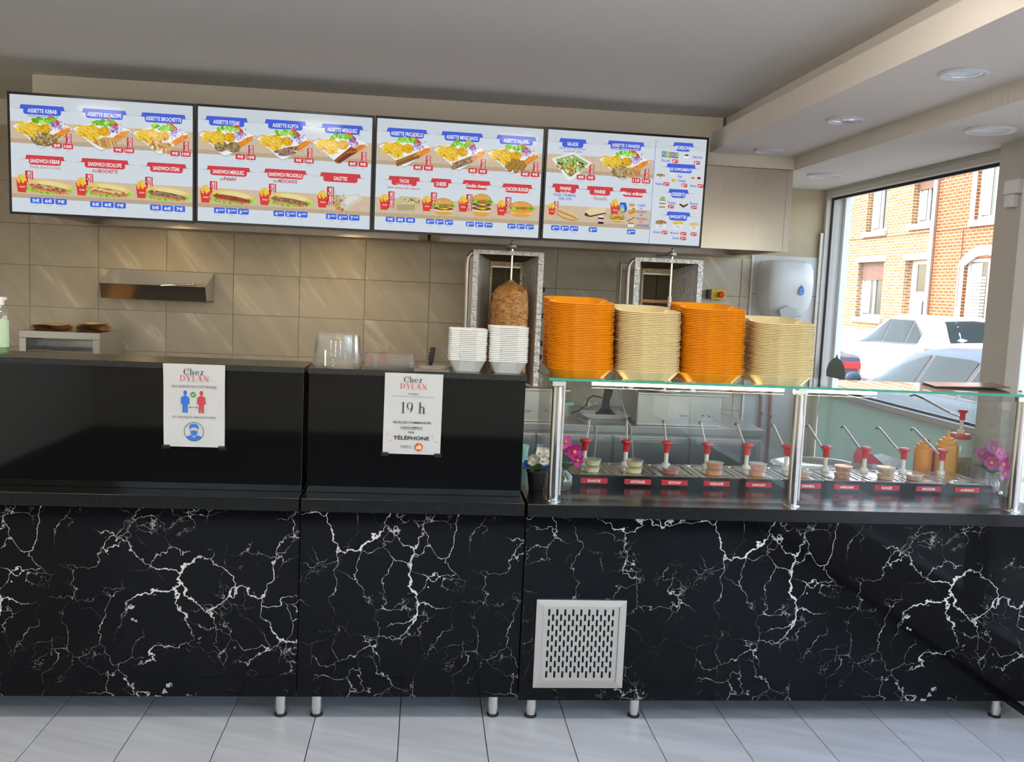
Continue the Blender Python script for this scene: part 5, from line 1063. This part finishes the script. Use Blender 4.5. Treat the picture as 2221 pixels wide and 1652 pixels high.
grill(.4515, 'upright doner grill with a browned meat cone on its spit', True)
grill(1.352, 'upright doner grill with an empty spit and foil-lined shields', False)
# meat cone
mt = thing('doner_meat', 'browned cone of stacked doner meat on the spit', 'doner meat', (.4715, 5.18, 1.037))
def meat_mat():
    m = bpy.data.materials.new('doner_meat'); m.use_nodes = True; t = m.node_tree; b = t.nodes['Principled BSDF']; L = t.links.new; tc = t.nodes.new('ShaderNodeTexCoord')
    mp = t.nodes.new('ShaderNodeMapping'); mp.inputs['Scale'].default_value = (1, 1, 1.9); L(tc.outputs['Object'], mp.inputs[0])
    n = t.nodes.new('ShaderNodeTexNoise'); n.inputs['Scale'].default_value = 26; n.inputs['Detail'].default_value = 6; n.inputs['Distortion'].default_value = 1.4; L(mp.outputs[0], n.inputs['Vector'])
    r = t.nodes.new('ShaderNodeValToRGB'); e = r.color_ramp.elements; e[0].position = .30; e[0].color = (.30, .075, .018, 1); e[1].position = .72; e[1].color = (.90, .55, .24, 1); x = e.new(.42); x.color = (.62, .25, .06, 1); x = e.new(.56); x.color = (.76, .37, .11, 1)
    L(n.outputs[0], r.inputs[0]); L(r.outputs[0], b.inputs['Base Color']); b.inputs['Roughness'].default_value = .42
    bp = t.nodes.new('ShaderNodeBump'); bp.inputs['Strength'].default_value = .7; bp.inputs['Distance'].default_value = .012; L(n.outputs[0], bp.inputs['Height']); L(bp.outputs[0], b.inputs['Normal']); return m
from mathutils import noise as mnoise
rows = []
prof = [(.070, 0), (.090, .01), (.099, .05), (.102, .12), (.103, .22), (.102, .31), (.102, .40), (.101, .45), (.097, .488), (.088, .516), (.070, .537), (.044, .550), (.024, .563), (.012, .576)]
pz = []
for (r0, z0), (r1, z1) in zip(prof, prof[1:]):
    for k in range(4): u = k / 4; pz.append((r0 + (r1 - r0) * u, z0 + (z1 - z0) * u))
pz.append(prof[-1])
for r, z in pz:
    row = []
    for k in range(72):
        a = 2 * PI * k / 72; p = Vector((math.cos(a) * 3.2, math.sin(a) * 3.2, z * 22)); d = mnoise.noise(p) * .006 + mnoise.noise(p * 2.3) * .004; rr = max(.011, r + d * min(1, r / .05)); row.append((rr * math.cos(a), rr * math.sin(a), z))
    rows.append(row)
MB().grid(rows, True, True, True).build('meat', meat_mat(), mt, smooth=60)
# towel dispenser
td = thing('towel_dispenser', 'white plastic paper towel dispenser with a blue drop emblem', 'towel dispenser', (2.300, 5.925, 1.462))
rows = []
for z, hw, yf in ((0, .105, -.13), (.012, .118, -.15), (.06, .148, -.175), (.12, .158, -.195), (.22, .160, -.205), (.29, .156, -.200), (.335, .148, -.185), (.352, .135, -.165), (.358, .115, -.14)):
    rows.append([(-hw, 0, z), (-hw, yf * .55, z), (-hw * .93, yf * .82, z), (-hw * .80, yf * .95, z), (-hw * .4, yf, z), (hw * .4, yf, z), (hw * .80, yf * .95, z), (hw * .93, yf * .82, z), (hw, yf * .55, z), (hw, 0, z)])
MB().grid(rows, True, True, True).build('cover', mat('dispenser_white', (.66, .65, .63), .25), td, smooth=50)
MB().prism([(-.06, -.004), (.03, -.004), (.045, .055), (-.02, .075), (-.075, .045)], 'y', -.196, -.176).build('lever', mat('dispenser_grey', (.40, .40, .40), .35), td, .004)
a = Art(.001, .001)
def drop(cx, cy, w, h, col, lay):
    pts = []
    for k in range(25):
        q = 2 * PI * k / 24; yy = -math.cos(q); xx = math.sin(q) * (.5 + .5 * ((yy + 1) / 2)) ** .9; pts.append((cx + xx * w / 2, cy + yy * h / 2))
    a.poly(pts, col, lay)
a.cur = 'emblem'; drop(0, 0, 44, 62, '#3d6fc4', 1); drop(0, 6, 26, 36, '#8fb2d6', 2); a.ell(0, 6, 9, 12, '#5f86bf', 3); a.build(td, M_INK, (.056, -.2080, .172))
for sx_ in (-.02, .045): MB().box(sx_, sx_ + .012, -.10, -.095, -.03, .0).build('towel_edge', M_PAPER, td)
es = thing('stop_button', 'yellow box with a red emergency stop button on the tiled wall', 'stop button', (1.875, 5.93, 1.552))
MB().box(-.047, .047, -.05, 0, 0, .066).build('box', mat('stop_yellow', '#d8b90e', .4), es, .004); MB().box(-.066, -.048, -.045, 0, .004, .062).build('side_plate', M_BLACKP, es)
MB().lathe(((.012, 0), (.012, .018), (.020, .022), (.021, .030), (.016, .036)), seg=24).xf(Matrix.Translation((.010, -.05, .033)) @ Matrix.Rotation(PI / 2, 4, 'X')).build('mushroom_button', M_RED, es, smooth=40)
M_COP = mat('copper_pipe', (.40, .20, .12), .38, .7)
for pts, lab in (([(2.005, 5.905, .962), (2.19, 5.905, .962), (2.207, 5.905, .952), (2.213, 5.905, .93), (2.222, 5.905, .42)], 'bent copper pipe turning down the wall beside the bench'), ([(2.275, 5.905, 1.10), (2.287, 5.905, .40)], 'straight copper pipe running down the wall beside the bent one')):
    p = thing('copper_pipe', lab, 'pipe', pts[-1]); MB().tube([Vector(q) - Vector(pts[-1]) for q in pts], .0105, 10).build('tube', M_COP, p, smooth=60); MB().lathe(((.016, 0), (.016, .012)), (0, 0, .40), 12).box(-.006, .006, .0, .03, .40, .412).build('pipe_clip', M_CHROME, p)
# stainless wall bin
wb = thing('wall_bin', 'open stainless bin with slanted front fixed to the tiled wall', 'wall shelf', (-1.59, 5.93, 1.404))
MB().box(-.305, .30, -.004, 0, 0, .172).build('back_plate', brushed('brownish_steel', (.45, .41, .35), .42), wb)  # back plate steel darker and browner than the bottom and ends
MB().grid([[(-.305, -.21, 0), (.30, -.21, 0)], [(-.305, -.245, .088), (.30, -.245, .088)], [(-.305, -.242, .088), (.30, -.242, .088)], [(-.305, -.207, .002), (.30, -.207, .002)]], False).build('front_lip', brushed('dark_steel', (.34, .31, .26), .22, 1, (60, 2, 2), .12), wb)
MB().box(-.305, .30, -.21, -.004, 0, .003).build('bottom', M_STEEL, wb)
for x in (-.305, .2975): MB().prism([(-.004, 0), (-.21, 0), (-.245, .088), (-.004, .172)], 'x', x, x + .0025).build('end_plate', M_STEEL, wb)
ld = thing('tongs', 'long steel tongs lying across the wall bin', 'tongs', (-1.59, 5.80, 1.472)); MB().tube([(-.16, -.06, -.004), (0, -.04, .014), (.20, .0, .034)], .006, 8).build('arm', M_CHROME, ld, smooth=60); MB().tube([(-.16, -.05, -.004), (0, -.02, .012), (.12, .01, .022)], .006, 8).build('arm', M_CHROME, ld, smooth=60); MB().ball((.205, 0, .034), .008, 10, 8, 2, 1, .8).build('tip', M_CHROME, ld, smooth=60)
# toaster grill and the paper bags on it
to = thing('toaster_grill', 'stainless open-fronted toaster grill with wire rack on the side bench', 'toaster', (-2.012, 5.40, .901))
MB().box(-.215, .215, 0, .012, .01, .10).box(-.215, -.178, 0, .012, .10, .275).box(.178, .215, 0, .012, .10, .275).box(-.215, .215, 0, .012, .275, .315).build('front_frame', M_STEEL, to, .002)
MB().box(-.215, -.211, .012, .40, .01, .315).box(.211, .215, .012, .40, .01, .315).box(-.211, .211, .012, .40, .311, .315).box(-.211, .211, .396, .40, .01, .311).box(-.211, .211, .012, .396, .01, .02).build('casing', M_STEEL, to)
for k in range(17): MB().tube([(-.17 + .34 * k / 16, .012, .205), (-.17 + .34 * k / 16, .38, .205)], .002, 6).build('rack_wire', M_CHROME, to)
MB().tube([(-.175, .014, .203), (.175, .014, .203)], .003, 6).build('rack_bar', M_CHROME, to); MB().tube([(-.175, .10, .268), (.175, .10, .268)], .006, 8).build('heating_rod', M_CHROME, to)
for x in (-.18, .18): MB().cyl((x, .05, 0), .012, .0098).build('foot', M_BLACKR, to)
M_KRAFT = mat('kraft_paper', (.80, .50, .25), .8, var=(18, .15))
for cx, cy, n, w_, dsc in ((-2.095, 5.52, 5, .085, 'flatter stack of brown paper bags on the toaster'), (-1.873, 5.53, 7, .072, 'thicker stack of brown paper bags on the toaster')):
    for i in range(n):
        rows = []; r = random.Random(i + n)
        for j in range(5): rows.append([((-1 + 2 * q / 6) * w_ * (1 - .02 * i), (-1 + 2 * j / 4) * .10, .0022 * math.sin(q * 1.3 + i) * (1 if i else .5) + .0022) for q in range(7)])
        mb = MB().grid(rows); n0 = len(mb.v); mb.grid([[(p[0], p[1], p[2] + .0022) for p in row] for row in rows]); o = mb.build('paper_bag', M_KRAFT, None, smooth=50); o.location = (cx + r.uniform(-.006, .006), cy, 1.2175 + .0068 * i); o.rotation_euler = (0, 0, r.uniform(-.12, .12))
        tag(o, {0: 'lowest brown paper bag of the ', n - 1: 'topmost brown paper bag of the '}.get(i, ordinal(i + 1) + ' brown paper bag up in the ') + dsc, 'paper bag', dsc.replace('stack of ', ''))
# slicer on its plate, tub, cables on the bench
sp = thing('plate', 'white square dish under the electric doner slicer', 'plate', (1.075, 5.40, .829))
MB().grid([[(x * s_ * .145 / 1, y * s_ * .09, z) for x, y in ((-1, -1), (1, -1), (1, 1), (-1, 1))] for s_, z in ((.62, 0), (.66, .002), (1, .03), (.985, .032), (.64, .006))], True, True, True).build('dish', M_PVCW, sp, .002)
sl = thing('doner_slicer', 'black electric doner slicer standing on a white dish', 'slicer', (1.085, 5.40, .8362))
MB().lathe(((.058, 0), (.060, .008), (.060, .022), (.050, .030), (.040, .038), (.024, .058)), seg=28, sx=1.0, sy=.8).build('blade_guard', M_BLACKP, sl, smooth=30); MB().tube([(0, 0, .05), (0, .005, .09), (.01, .01, .135), (.016, .012, .165)], [.026, .022, .024, .027], 14).build('handle', mat('slicer_grip', (.03, .028, .027), .6), sl, smooth=50)
MB().tube([(-.02, .03, .11), (-.07, .04, .118), (-.10, .04, .10), (-.11, .04, .06), (-.15, .03, .03), (-.20, .02, .012)], .004, 8).build('cord', M_BLACKR, sl, smooth=60)
tub = thing('plastic_tub', 'clear plastic tub with a mint green lid on the bench', 'plastic tub', (.853, 5.44, .829)); MB().lathe(((.034, 0), (.040, .066)), seg=20).build('tub', M_CUPL, tub, smooth=40); MB().lathe(((.047, .066), (.049, .070), (.049, .082), (.046, .086), (.001, .086)), seg=24).build('lid', mat('mint_plastic', (.40, .78, .66), .4), tub, smooth=40)
fo = MB()
for i in range(14): fo.ball((rnd.gauss(0, .018), rnd.gauss(0, .012), .03 + .02 * rnd.random()), .018, 6, 4)
fo_ = fo.build('foil_ball', M_FOIL, None, smooth=10); fo_.location = (1.005, 5.56, .845); tag(fo_, 'crumpled ball of foil behind the white dish', 'foil')
cb = thing('grey_cable', 'thin grey cable hanging over the bench front beside the tub', 'cable', (.93, 5.09, .55)); MB().tube([(-.01, .30, .292), (-.03, .20, .287), (.0, .08, .289), (.03, .02, .286), (.045, -.008, .272), (.045, -.008, .18), (.035, -.008, 0)], .005, 8).build('wire', mat('grey_cable', (.42, .42, .43), .5), cb, smooth=60)
cb2 = thing('grey_cable', 'grey cable running down from the slicer over the bench edge', 'cable', (1.14, 5.09, .55)); MB().tube([(-.02, .22, .52), (0, .16, .42), (.02, .05, .30), (.03, -.008, .276), (.045, -.008, .15), (.07, -.008, 0)], .0055, 8).build('wire', mat('grey_cable', (.42, .42, .43), .5), cb2, smooth=60)
ch = thing('wall_hook_towel', 'red dried chillies hanging on the tiled wall behind the glass', 'chillies', (.84, 5.92, 1.02))
for k in range(4): MB().tube([(0, 0, .03), (-.02 - .012 * k, -.008, .0), (-.06 - .01 * k, -.01, -.03 + .008 * k)], [.003, .007, .002], 8).build('chilli', mat('chilli_red', '#8f1a16', .4), ch, smooth=60)
ch.name = 'chilli_bunch'

# ------------------------------------------------------------------ street outside
GZ = -.30
struct(MB().box(2.71, 4.2, -14, 45, GZ, GZ + .10).build('pavement', mat('pavement', (.42, .40, .37), .85, var=(3, .15))))
struct(MB().box(-20, 2.62, -30, -3.2, GZ - .2, GZ + .1).build('front_pavement', mat('pavement', (.42, .40, .37), .85)))
struct(MB().box(2.62, 11.0, -30, 60, GZ - .2, GZ).build('road', mat('asphalt', (.16, .16, .165), .85, var=(4, .2))))
struct(MB().box(11.0, 12.5, -20, 60, GZ - .1, GZ + .10).build('far_pavement', mat('pavement', (.42, .40, .37), .85)))
def brick_mat(name, c1, c2, mortar):
    m = bpy.data.materials.new(name); m.use_nodes = True; t = m.node_tree; b = t.nodes['Principled BSDF']; L = t.links.new
    tc = t.nodes.new('ShaderNodeTexCoord'); sp_ = t.nodes.new('ShaderNodeSeparateXYZ'); cb_ = t.nodes.new('ShaderNodeCombineXYZ'); L(tc.outputs['Object'], sp_.inputs[0])
    ad = t.nodes.new('ShaderNodeMath'); L(sp_.outputs[0], ad.inputs[0]); L(sp_.outputs[1], ad.inputs[1]); L(ad.outputs[0], cb_.inputs[0]); L(sp_.outputs[2], cb_.inputs[1])
    br = t.nodes.new('ShaderNodeTexBrick'); br.inputs['Scale'].default_value = 1.0; br.inputs['Brick Width'].default_value = .23; br.inputs['Row Height'].default_value = .078; br.inputs['Mortar Size'].default_value = .013; br.inputs['Mortar Smooth'].default_value = .2
    br.inputs['Color1'].default_value = (*c1, 1); br.inputs['Color2'].default_value = (*c2, 1); br.inputs['Mortar'].default_value = (*mortar, 1); L(cb_.outputs[0], br.inputs['Vector']); L(br.outputs[0], b.inputs['Base Color'])
    bp = t.nodes.new('ShaderNodeBump'); bp.inputs['Strength'].default_value = .4; bp.inputs['Distance'].default_value = .01; bp.invert = True; L(br.outputs['Fac'], bp.inputs['Height']); L(bp.outputs[0], b.inputs['Normal']); b.inputs['Roughness'].default_value = .85; return m
M_BRA = brick_mat('tan_brick', (.25, .115, .042), (.33, .175, .07), (.52, .43, .29)); M_BRB = brick_mat('orange_brick', (.20, .058, .014), (.26, .092, .023), (.43, .30, .17))
M_STONE = mat('grey_stone', (.46, .44, .41), .8); M_HWHITE = mat('house_white', (.80, .79, .76), .6); M_SHUT = mat('brown_shutter', (.17, .075, .045), .6); M_HGL = mat('house_glass', (.04, .05, .05), .06, spec=.4); M_CURT = mat('net_curtain', (.62, .64, .62), .8)
XF = 12.5
def wall_holes(name, m_, parent, y0, y1, z0, z1, holes, th=.28):
    ys = sorted({y0, y1} | {h[0] for h in holes} | {h[1] for h in holes}); zs = sorted({z0, z1} | {h[2] for h in holes} | {h[3] for h in holes})
    mb = MB()
    for a, b in zip(ys, ys[1:]):
        run = None
        for c, d in zip(zs, zs[1:]):
            inside = any(h[0] <= (a + b) / 2 <= h[1] and h[2] <= (c + d) / 2 <= h[3] for h in holes)
            if inside:
                if run: mb.box(0, th, a, b, run[0], run[1]); run = None
            else: run = (run[0] if run else c, d)
        if run: mb.box(0, th, a, b, run[0], run[1])
    return mb.build(name, m_, parent)
def hwindow(t, y0, y1, z0, z1, shut=0, mull=True, sill=True, lintel=False, reveal=.16):
    fr_ = MB().box(reveal, reveal + .06, y0, y0 + .07, z0, z1).box(reveal, reveal + .06, y1 - .07, y1, z0, z1).box(reveal, reveal + .06, y0 + .07, y1 - .07, z1 - .08, z1).box(reveal, reveal + .06, y0 + .07, y1 - .07, z0, z0 + .09)
    if mull: fr_.box(reveal - .01, reveal + .06, (y0 + y1) / 2 - .04, (y0 + y1) / 2 + .04, z0 + .09, z1 - .08)
    w_ = fr_.build('window', M_HWHITE, t); MB().box(reveal + .03, reveal + .04, y0 + .07, y1 - .07, z0 + .09, z1 - .08).build('pane', M_HGL, w_)
    MB().box(reveal + .022, reveal + .026, y1 - .07 - (y1 - y0) * .28, y1 - .09, z0 + .12, z1 - .1).build('curtain', M_CURT, w_)
    if shut:
        n = int(shut / .055)
        for k in range(n): MB().box(reveal - .05, reveal - .02, y0 + .02, y1 - .02, z1 - shut + k * .055, z1 - shut + k * .055 + .050).build('shutter_slat', M_SHUT, w_)
    if sill: MB().box(-.07, reveal, y0 - .12, y1 + .12, z0 - .14, z0).build('sill', M_STONE, t)
    if lintel: MB().box(-.02, .10, y0 - .14, y1 + .14, z1 + .001, z1 + .17).build('lintel', M_STONE, t)
hA = thing('brick_house', 'tan brick terraced house across the street with brown roller shutters', 'house', (XF, 22.30, GZ + .1)); O = 22.30; B0 = GZ + .1
def H_(y0, y1, z0, z1): return (y0 - O, y1 - O, z0 - B0, z1 - B0)
w1, w2, gw, dr = H_(24.88, 26.03, 3.60, 5.05), H_(22.50, 23.50, 3.66, 5.05), H_(24.78, 26.30, 1.20, 2.76), H_(22.55, 23.63, B0, 2.75)
wall_holes('wall', M_BRA, hA, 0, 5.52, 0, 6.6, [w1, w2, gw, dr])
hwindow(hA, *w1); hwindow(hA, *w2, shut=.50); hwindow(hA, *gw, shut=.50, lintel=True)
dd = MB().box(.20, .26, dr[0], dr[1], 0, dr[3] - .0).build('door', M_HWHITE, hA); MB().box(.19, .2, dr[0] + .25, dr[1] - .30, 2.15, dr[3] - .1).build('door_glass', M_HGL, dd); MB().box(.14, .19, dr[0] + .30, dr[0] + .36, .9, 1.9).build('door_grille', M_BLACKP, dd)
MB().box(-.02, .10, dr[0] - .10, dr[1] + .10, dr[3] + .001, dr[3] + .16).build('lintel', M_STONE, hA); MB().box(-.04, 0, gw[0] - .0, 5.52, 0, 1.05).build('plinth', M_STONE, hA)
MB().tube([(-.06, .05, .2), (-.06, .05, 6.5)], .05, 10).build('downpipe', M_HWHITE, hA, smooth=60); MB().tube([(-.05, 5.25, .4), (-.05, 5.25, 6.5)], .04, 8).build('downpipe', mat('rust_pipe', (.50, .17, .07), .6), hA, smooth=60)
MB().tube([(-.03, 5.2, 3.66), (-.03, 3.0, 3.62), (-.03, .1, 3.63)], .010, 6).build('cable', M_SHUT, hA); MB().box(-.06, 0, 1.45, 1.60, 5.35, 5.6).build('roof_bracket', M_STONE, hA)
hB = thing('brick_house', 'orange brick house across the street with an arched white window surround', 'house', (XF - .02, 15.0, GZ + .1)); O = 15.0
u1, g1 = H_(19.45, 20.66, 3.58, 5.25), H_(19.20, 20.88, 1.0, 2.72)
wall_holes('wall', M_BRB, hB, 0, 7.28, 0, 6.6, [u1, g1])
hwindow(hB, *u1, reveal=.10); MB().box(-.03, 0, u1[0] - .14, u1[0], u1[2], u1[3] + .1).box(-.03, 0, u1[1], u1[1] + .14, u1[2], u1[3] + .1).build('surround', M_HWHITE, hB)
hwindow(hB, *g1, sill=False, reveal=.10)
yc = (g1[0] + g1[1]) / 2; arch = []
for k in range(13): a_ = math.radians(22 + 136 * k / 12); arch.append((yc + 1.10 * math.cos(a_), g1[3] - .40 + .68 * math.sin(a_)))
arch += [(g1[0] - .22, g1[3] - .16), (g1[0] - .0, g1[3] - .16)] 
for k in range(13): a_ = math.radians(150 - 120 * k / 12); arch.append((yc + .92 * math.cos(a_), g1[3] - .36 + .42 * math.sin(a_)))
arch += [(g1[1] + .0, g1[3] - .16), (g1[1] + .22, g1[3] - .16)]
MB().prism(arch, 'x', -.05, .02).build('arch_surround', M_HWHITE, hB); MB().box(-.03, 0, g1[0] - .20, g1[0], g1[2], g1[3] - .16).box(-.03, 0, g1[1], g1[1] + .20, g1[2], g1[3] - .16).build('surround', M_HWHITE, hB)
for k in range(16):
    for a_, b_ in ((g1[0] + .10, yc - .06), (yc + .06, g1[1] - .12)): MB().box(.06, .085, a_, b_, g1[2] + .12 + k * .075, g1[2] + .17 + k * .075).build('blind_slat', M_CURT, hB)
MB().box(-.02, 0, 5.9, 6.0, 1.65, 1.80).build('meter_box', M_HWHITE, hB); MB().tube([(-.03, 6.0, 3.6), (-.03, 6.0, 1.8)], .012, 6).build('cable', M_SHUT, hB); MB().tube([(-.03, .1, 3.72), (-.03, 3.5, 3.66), (-.03, 7.2, 3.63)], .010, 6).build('cable', M_SHUT, hB); MB().tube([(-.06, 7.16, .2), (-.06, 7.16, 6.5)], .020, 8).build('downpipe', M_SHUT, hB, smooth=60)
hC = thing('brick_house', 'dark red brick house set back at the end of the terrace', 'house', (XF + 1.2, 28.2, GZ + .1)); MB().box(0, .3, 0, 8, 0, 6.6).build('wall', brick_mat('red_brick', (.34, .10, .05), (.42, .15, .08), (.42, .30, .22)), hC)
for k in range(6): MB().box(-.06, 0, .1, 2.2, 4.35 + k * .16, 4.43 + k * .16).build('eaves_slat', M_HWHITE, hC)
MB().box(-.03, 0, 0, 2.5, 2.55, 3.9 - .05).build('infill', mat('red_render', (.36, .11, .06), .8), hC)
hD = thing('garden_wall', 'low pale brick wall beside the tan brick house', 'wall', (XF + .02, 27.84, GZ + .1)); MB().box(0, .25, 0, 6, 0, 2.9).build('brickwork', M_BRA, hD); MB().box(-.03, .28, 0, 6, 2.9, 2.98).build('coping', M_STONE, hD)

def car(label, loc, secs, paint, glass_rows, lights, wheel_y, W, rear_plate=None, extra=None):
    """body lofted from sections (y, z_low, z_belt, z_top, w_low, w_belt, w_top); rear at y=0"""
    t = thing('parked_car', label, 'car', loc)
    def interp(y):
        for i in range(len(secs) - 1):
            if secs[i][0] <= y <= secs[i + 1][0]: break
        p0 = secs[max(i - 1, 0)]; p1 = secs[i]; p2 = secs[i + 1]; p3 = secs[min(i + 2, len(secs) - 1)]; u = (y - p1[0]) / max(p2[0] - p1[0], 1e-6); out = []
        for k in range(1, 7):
            m1 = (p2[k] - p0[k]) / max(p2[0] - p0[0], 1e-6) * (p2[0] - p1[0]); m2 = (p3[k] - p1[k]) / max(p3[0] - p1[0], 1e-6) * (p2[0] - p1[0])
            hh = (2 * u**3 - 3 * u**2 + 1) * p1[k] + (u**3 - 2 * u**2 + u) * m1 + (-2 * u**3 + 3 * u**2) * p2[k] + (u**3 - u**2) * m2; lo, hi = min(p1[k], p2[k]), max(p1[k], p2[k]); out.append(min(max(hh, lo), hi))
        return out
    def ring(y, off=0.0):
        zl, zb, zt, wl_, wb, wt = interp(y); zt = max(zt, zb + .006); wt = min(wt, wb)
        half = [(wl_ * .82, zl), (wl_ * .97, zl + .10), (wl_ + .01, zl + (zb - zl) * .45), (wb + .005, zb - .06), (wb - .005, zb), (wt + (wb - wt) * .12, zb + (zt - zb) * .86), (wt * .90, zt - .012), (wt * .55, zt + .012), (0, zt + .02)]
        return [(x * (1 + off / max(x, .3)) if x else 0, z + (off if i > 5 else 0)) for i, (x, z) in enumerate(half)]
    L_ = secs[-1][0]; ys = [L_ * k / 60 for k in range(61)]; rows = []
    for y in ys:
        h = ring(y); rows.append([(-x, y, z) for x, z in h] + [(x, y, z) for x, z in reversed(h[:-1])])
    MB().grid(rows, False, True, True).build('body', paint, t, smooth=35)
    def patch(name, y0, y1, v0, v1, m_, off=.008, sides=(-1, 1), n=10):
        for sd in sides:
            rws = []
            for k in range(n + 1):
                y = y0 + (y1 - y0) * k / n; h = ring(y, off); r = []
                for q in range(5):
                    v = v0(k / n) + (v1(k / n) - v0(k / n)) * q / 4; i = min(int(v), len(h) - 2); f = v - i; r.append((sd * (h[i][0] + (h[i + 1][0] - h[i][0]) * f), y, h[i][1] + (h[i + 1][1] - h[i][1]) * f))
                rws.append(r)
            MB().grid(rws).build(name, m_, t, smooth=60)
    cst = lambda c: (lambda u: c)
    for (y0, y1, a0, a1) in glass_rows['side']: patch('window_trim', y0 - .035, y1 + .035, cst(4.04), (lambda u, a0=a0, a1=a1: min(5.12, a0 + .09 + (a1 - a0) * u)), M_BLACKP, .004)
    for (y0, y1, a0, a1) in glass_rows['side']: patch('side_window', y0, y1, cst(4.12), (lambda u, a0=a0, a1=a1: a0 + (a1 - a0) * u), M_CGL)
    for y0, y1 in glass_rows['top']:
        rws = []
        for k in range(9):
            y = y0 + (y1 - y0) * k / 8; h = ring(y, .006); hw = h[6][0] * .97; rws.append([(x_, y, h[6][1] + (h[8][1] - h[6][1]) * (1 - abs(x_) / max(hw, .01)) + .006) for x_ in (-hw, -hw * .5, 0, hw * .5, hw)])
        MB().grid(rws).build('windscreen', M_CGL, t, smooth=60)
    for (y0, y1, v0, v1) in lights: patch('tail_light', y0, y1, cst(v0), cst(v1), mat('tail_light_red', '#c81622', .2), .012, n=4)
    for y in wheel_y:
        for sd in (-1, 1):
            wh = MB().lathe(((.20, 0), (.31, .01), (.325, .05), (.325, .16), (.30, .19)), seg=28).xf(Matrix.Translation((sd * (W - .17), y, .325)) @ Matrix.Rotation(sd * PI / 2, 4, 'Y')).build('wheel', M_BLACKR, t, smooth=40)
            MB().lathe(((.21, 0), (.20, .006), (.05, .012)), seg=20).xf(Matrix.Translation((sd * (W + .02), y, .325)) @ Matrix.Rotation(sd * PI / 2, 4, 'Y')).build('hubcap', M_CHROMEB, wh, smooth=40)
            arc = []
            for k in range(15): q = PI * k / 14; arc.append((y + .375 * math.cos(q), .325 + .375 * math.sin(q)))
            MB().prism(arc, 'x', sd * (W - .05), sd * (W + .012)).build('wheel_arch', M_DARK, t)
    for sd in (-1, 1): MB().ball((sd * (W + .10), secs[6][0] - .15, secs[6][2] + .06), .09, 12, 8, 1.1, .6, .75).build('mirror', paint, t, smooth=60)
    for (name, x0, x1, z0, z1, yy, m_) in (extra or []): MB().box(x0, x1, yy - .055, yy, z0, z1).build(name, m_, t, .006)
    return t
M_CGL = mat('car_glass', (.028, .04, .04), .06, spec=.07)
P_GREY = mat('silver_blue_paint', (.055, .082, .115), .35, 0, spec=.12); P_WHITE = mat('white_paint', (.82, .82, .82), .25, coat=.6); P_SILV = mat('silver_paint', (.085, .085, .105), .35, 0, spec=.12)
SED = [(0, .38, .80, .82, .70, .72, .60), (.08, .30, .96, .98, .82, .82, .66), (.62, .22, 1.00, 1.03, .86, .87, .70), (1.25, .20, .98, 1.38, .87, .87, .58), (2.0, .20, .97, 1.43, .87, .87, .60), (2.75, .20, .96, 1.37, .87, .87, .57), (3.45, .20, .95, .99, .87, .87, .62), (4.15, .24, .86, .89, .84, .82, .60), (4.45, .36, .62, .64, .70, .68, .50)]
car('silver-blue saloon car parked close outside the street window', (5.98, 7.15, GZ), SED, P_GREY, {'side': [(.98, 1.32, 4.6, 5.0), (1.40, 2.16, 5.0, 5.0), (2.24, 3.12, 5.0, 4.5)], 'top': [(.66, 1.22), (2.80, 3.42)]}, [(.02, .26, 2.2, 3.5)], (.85, 3.55), .87)
sc = car('silver saloon seen from behind with red tail lamps and number plate', (6.50, 15.0, GZ), SED, P_SILV, {'side': [(.98, 1.32, 4.6, 5.0), (1.40, 2.16, 5.0, 5.0), (2.24, 3.12, 5.0, 4.5)], 'top': [(.66, 1.22), (2.80, 3.42)]}, [(.02, .30, 2.2, 3.6)], (.85, 3.55), .87, extra=[('number_plate', -.26, .26, .72, .83, .02, M_PVCW), ('rear_lamp', .50, .80, .78, .89, .03, mat('tail_light_red', '#c81622', .2)), ('rear_lamp', -.80, -.50, .78, .89, .03, mat('tail_light_red', '#c81622', .2))])
_a = Art(.001, .001); _a.text(95, 0, 150, 70, 'XT', '#1a1a1c', 1, .02); _a.rect(215, -52, 256, 52, '#2a55b8', 1); _a.build(sc, M_INK, (0, -.0362, .775))
MPV = [(0, .40, .86, .88, .74, .74, .66), (.06, .30, 1.05, 1.08, .84, .82, .66), (.18, .26, 1.10, 1.22, .87, .85, .66), (.48, .22, 1.10, 1.56, .89, .88, .62), (1.4, .20, 1.06, 1.63, .90, .89, .66), (2.3, .20, 1.04, 1.60, .90, .89, .64), (3.35, .20, 1.00, 1.06, .90, .88, .66), (3.95, .24, .90, .94, .86, .84, .64), (4.35, .38, .62, .66, .72, .70, .52)]
wc = car('white people carrier parked on the far side of the street', (9.90, 15.65, GZ + .06), MPV, P_WHITE, {'side': [(.78, 1.18, 4.4, 4.9), (1.24, 2.06, 4.95, 5.0), (2.12, 3.05, 5.0, 4.35)], 'top': [(.14, .47), (2.36, 3.30)]}, [(.04, .46, 2.3, 3.4)], (.75, 3.45), .90, extra=[('rear_lamp', .50, .84, .84, 1.04, .06, mat('tail_light_red', '#c81622', .2)), ('rear_lamp', -.84, -.50, .84, 1.04, .06, mat('tail_light_red', '#c81622', .2)), ('tailgate_trim', -.38, .38, .86, .94, .02, M_CHROME)])
# sticker on the window pane
stk = thing('window_sticker', 'grey dome-shaped sticker low on the street window pane', 'sticker', (2.6235, 5.72, 1.088))
MB().prism([(-.135, 0), (.135, 0), (.14, .04), (.115, .085), (.07, .115), (.02, .130), (0, .155), (-.02, .130), (-.07, .115), (-.115, .085), (-.14, .04)], 'x', -.0006, 0).build('film', mat('sticker_grey', (.20, .21, .18), .6), stk)
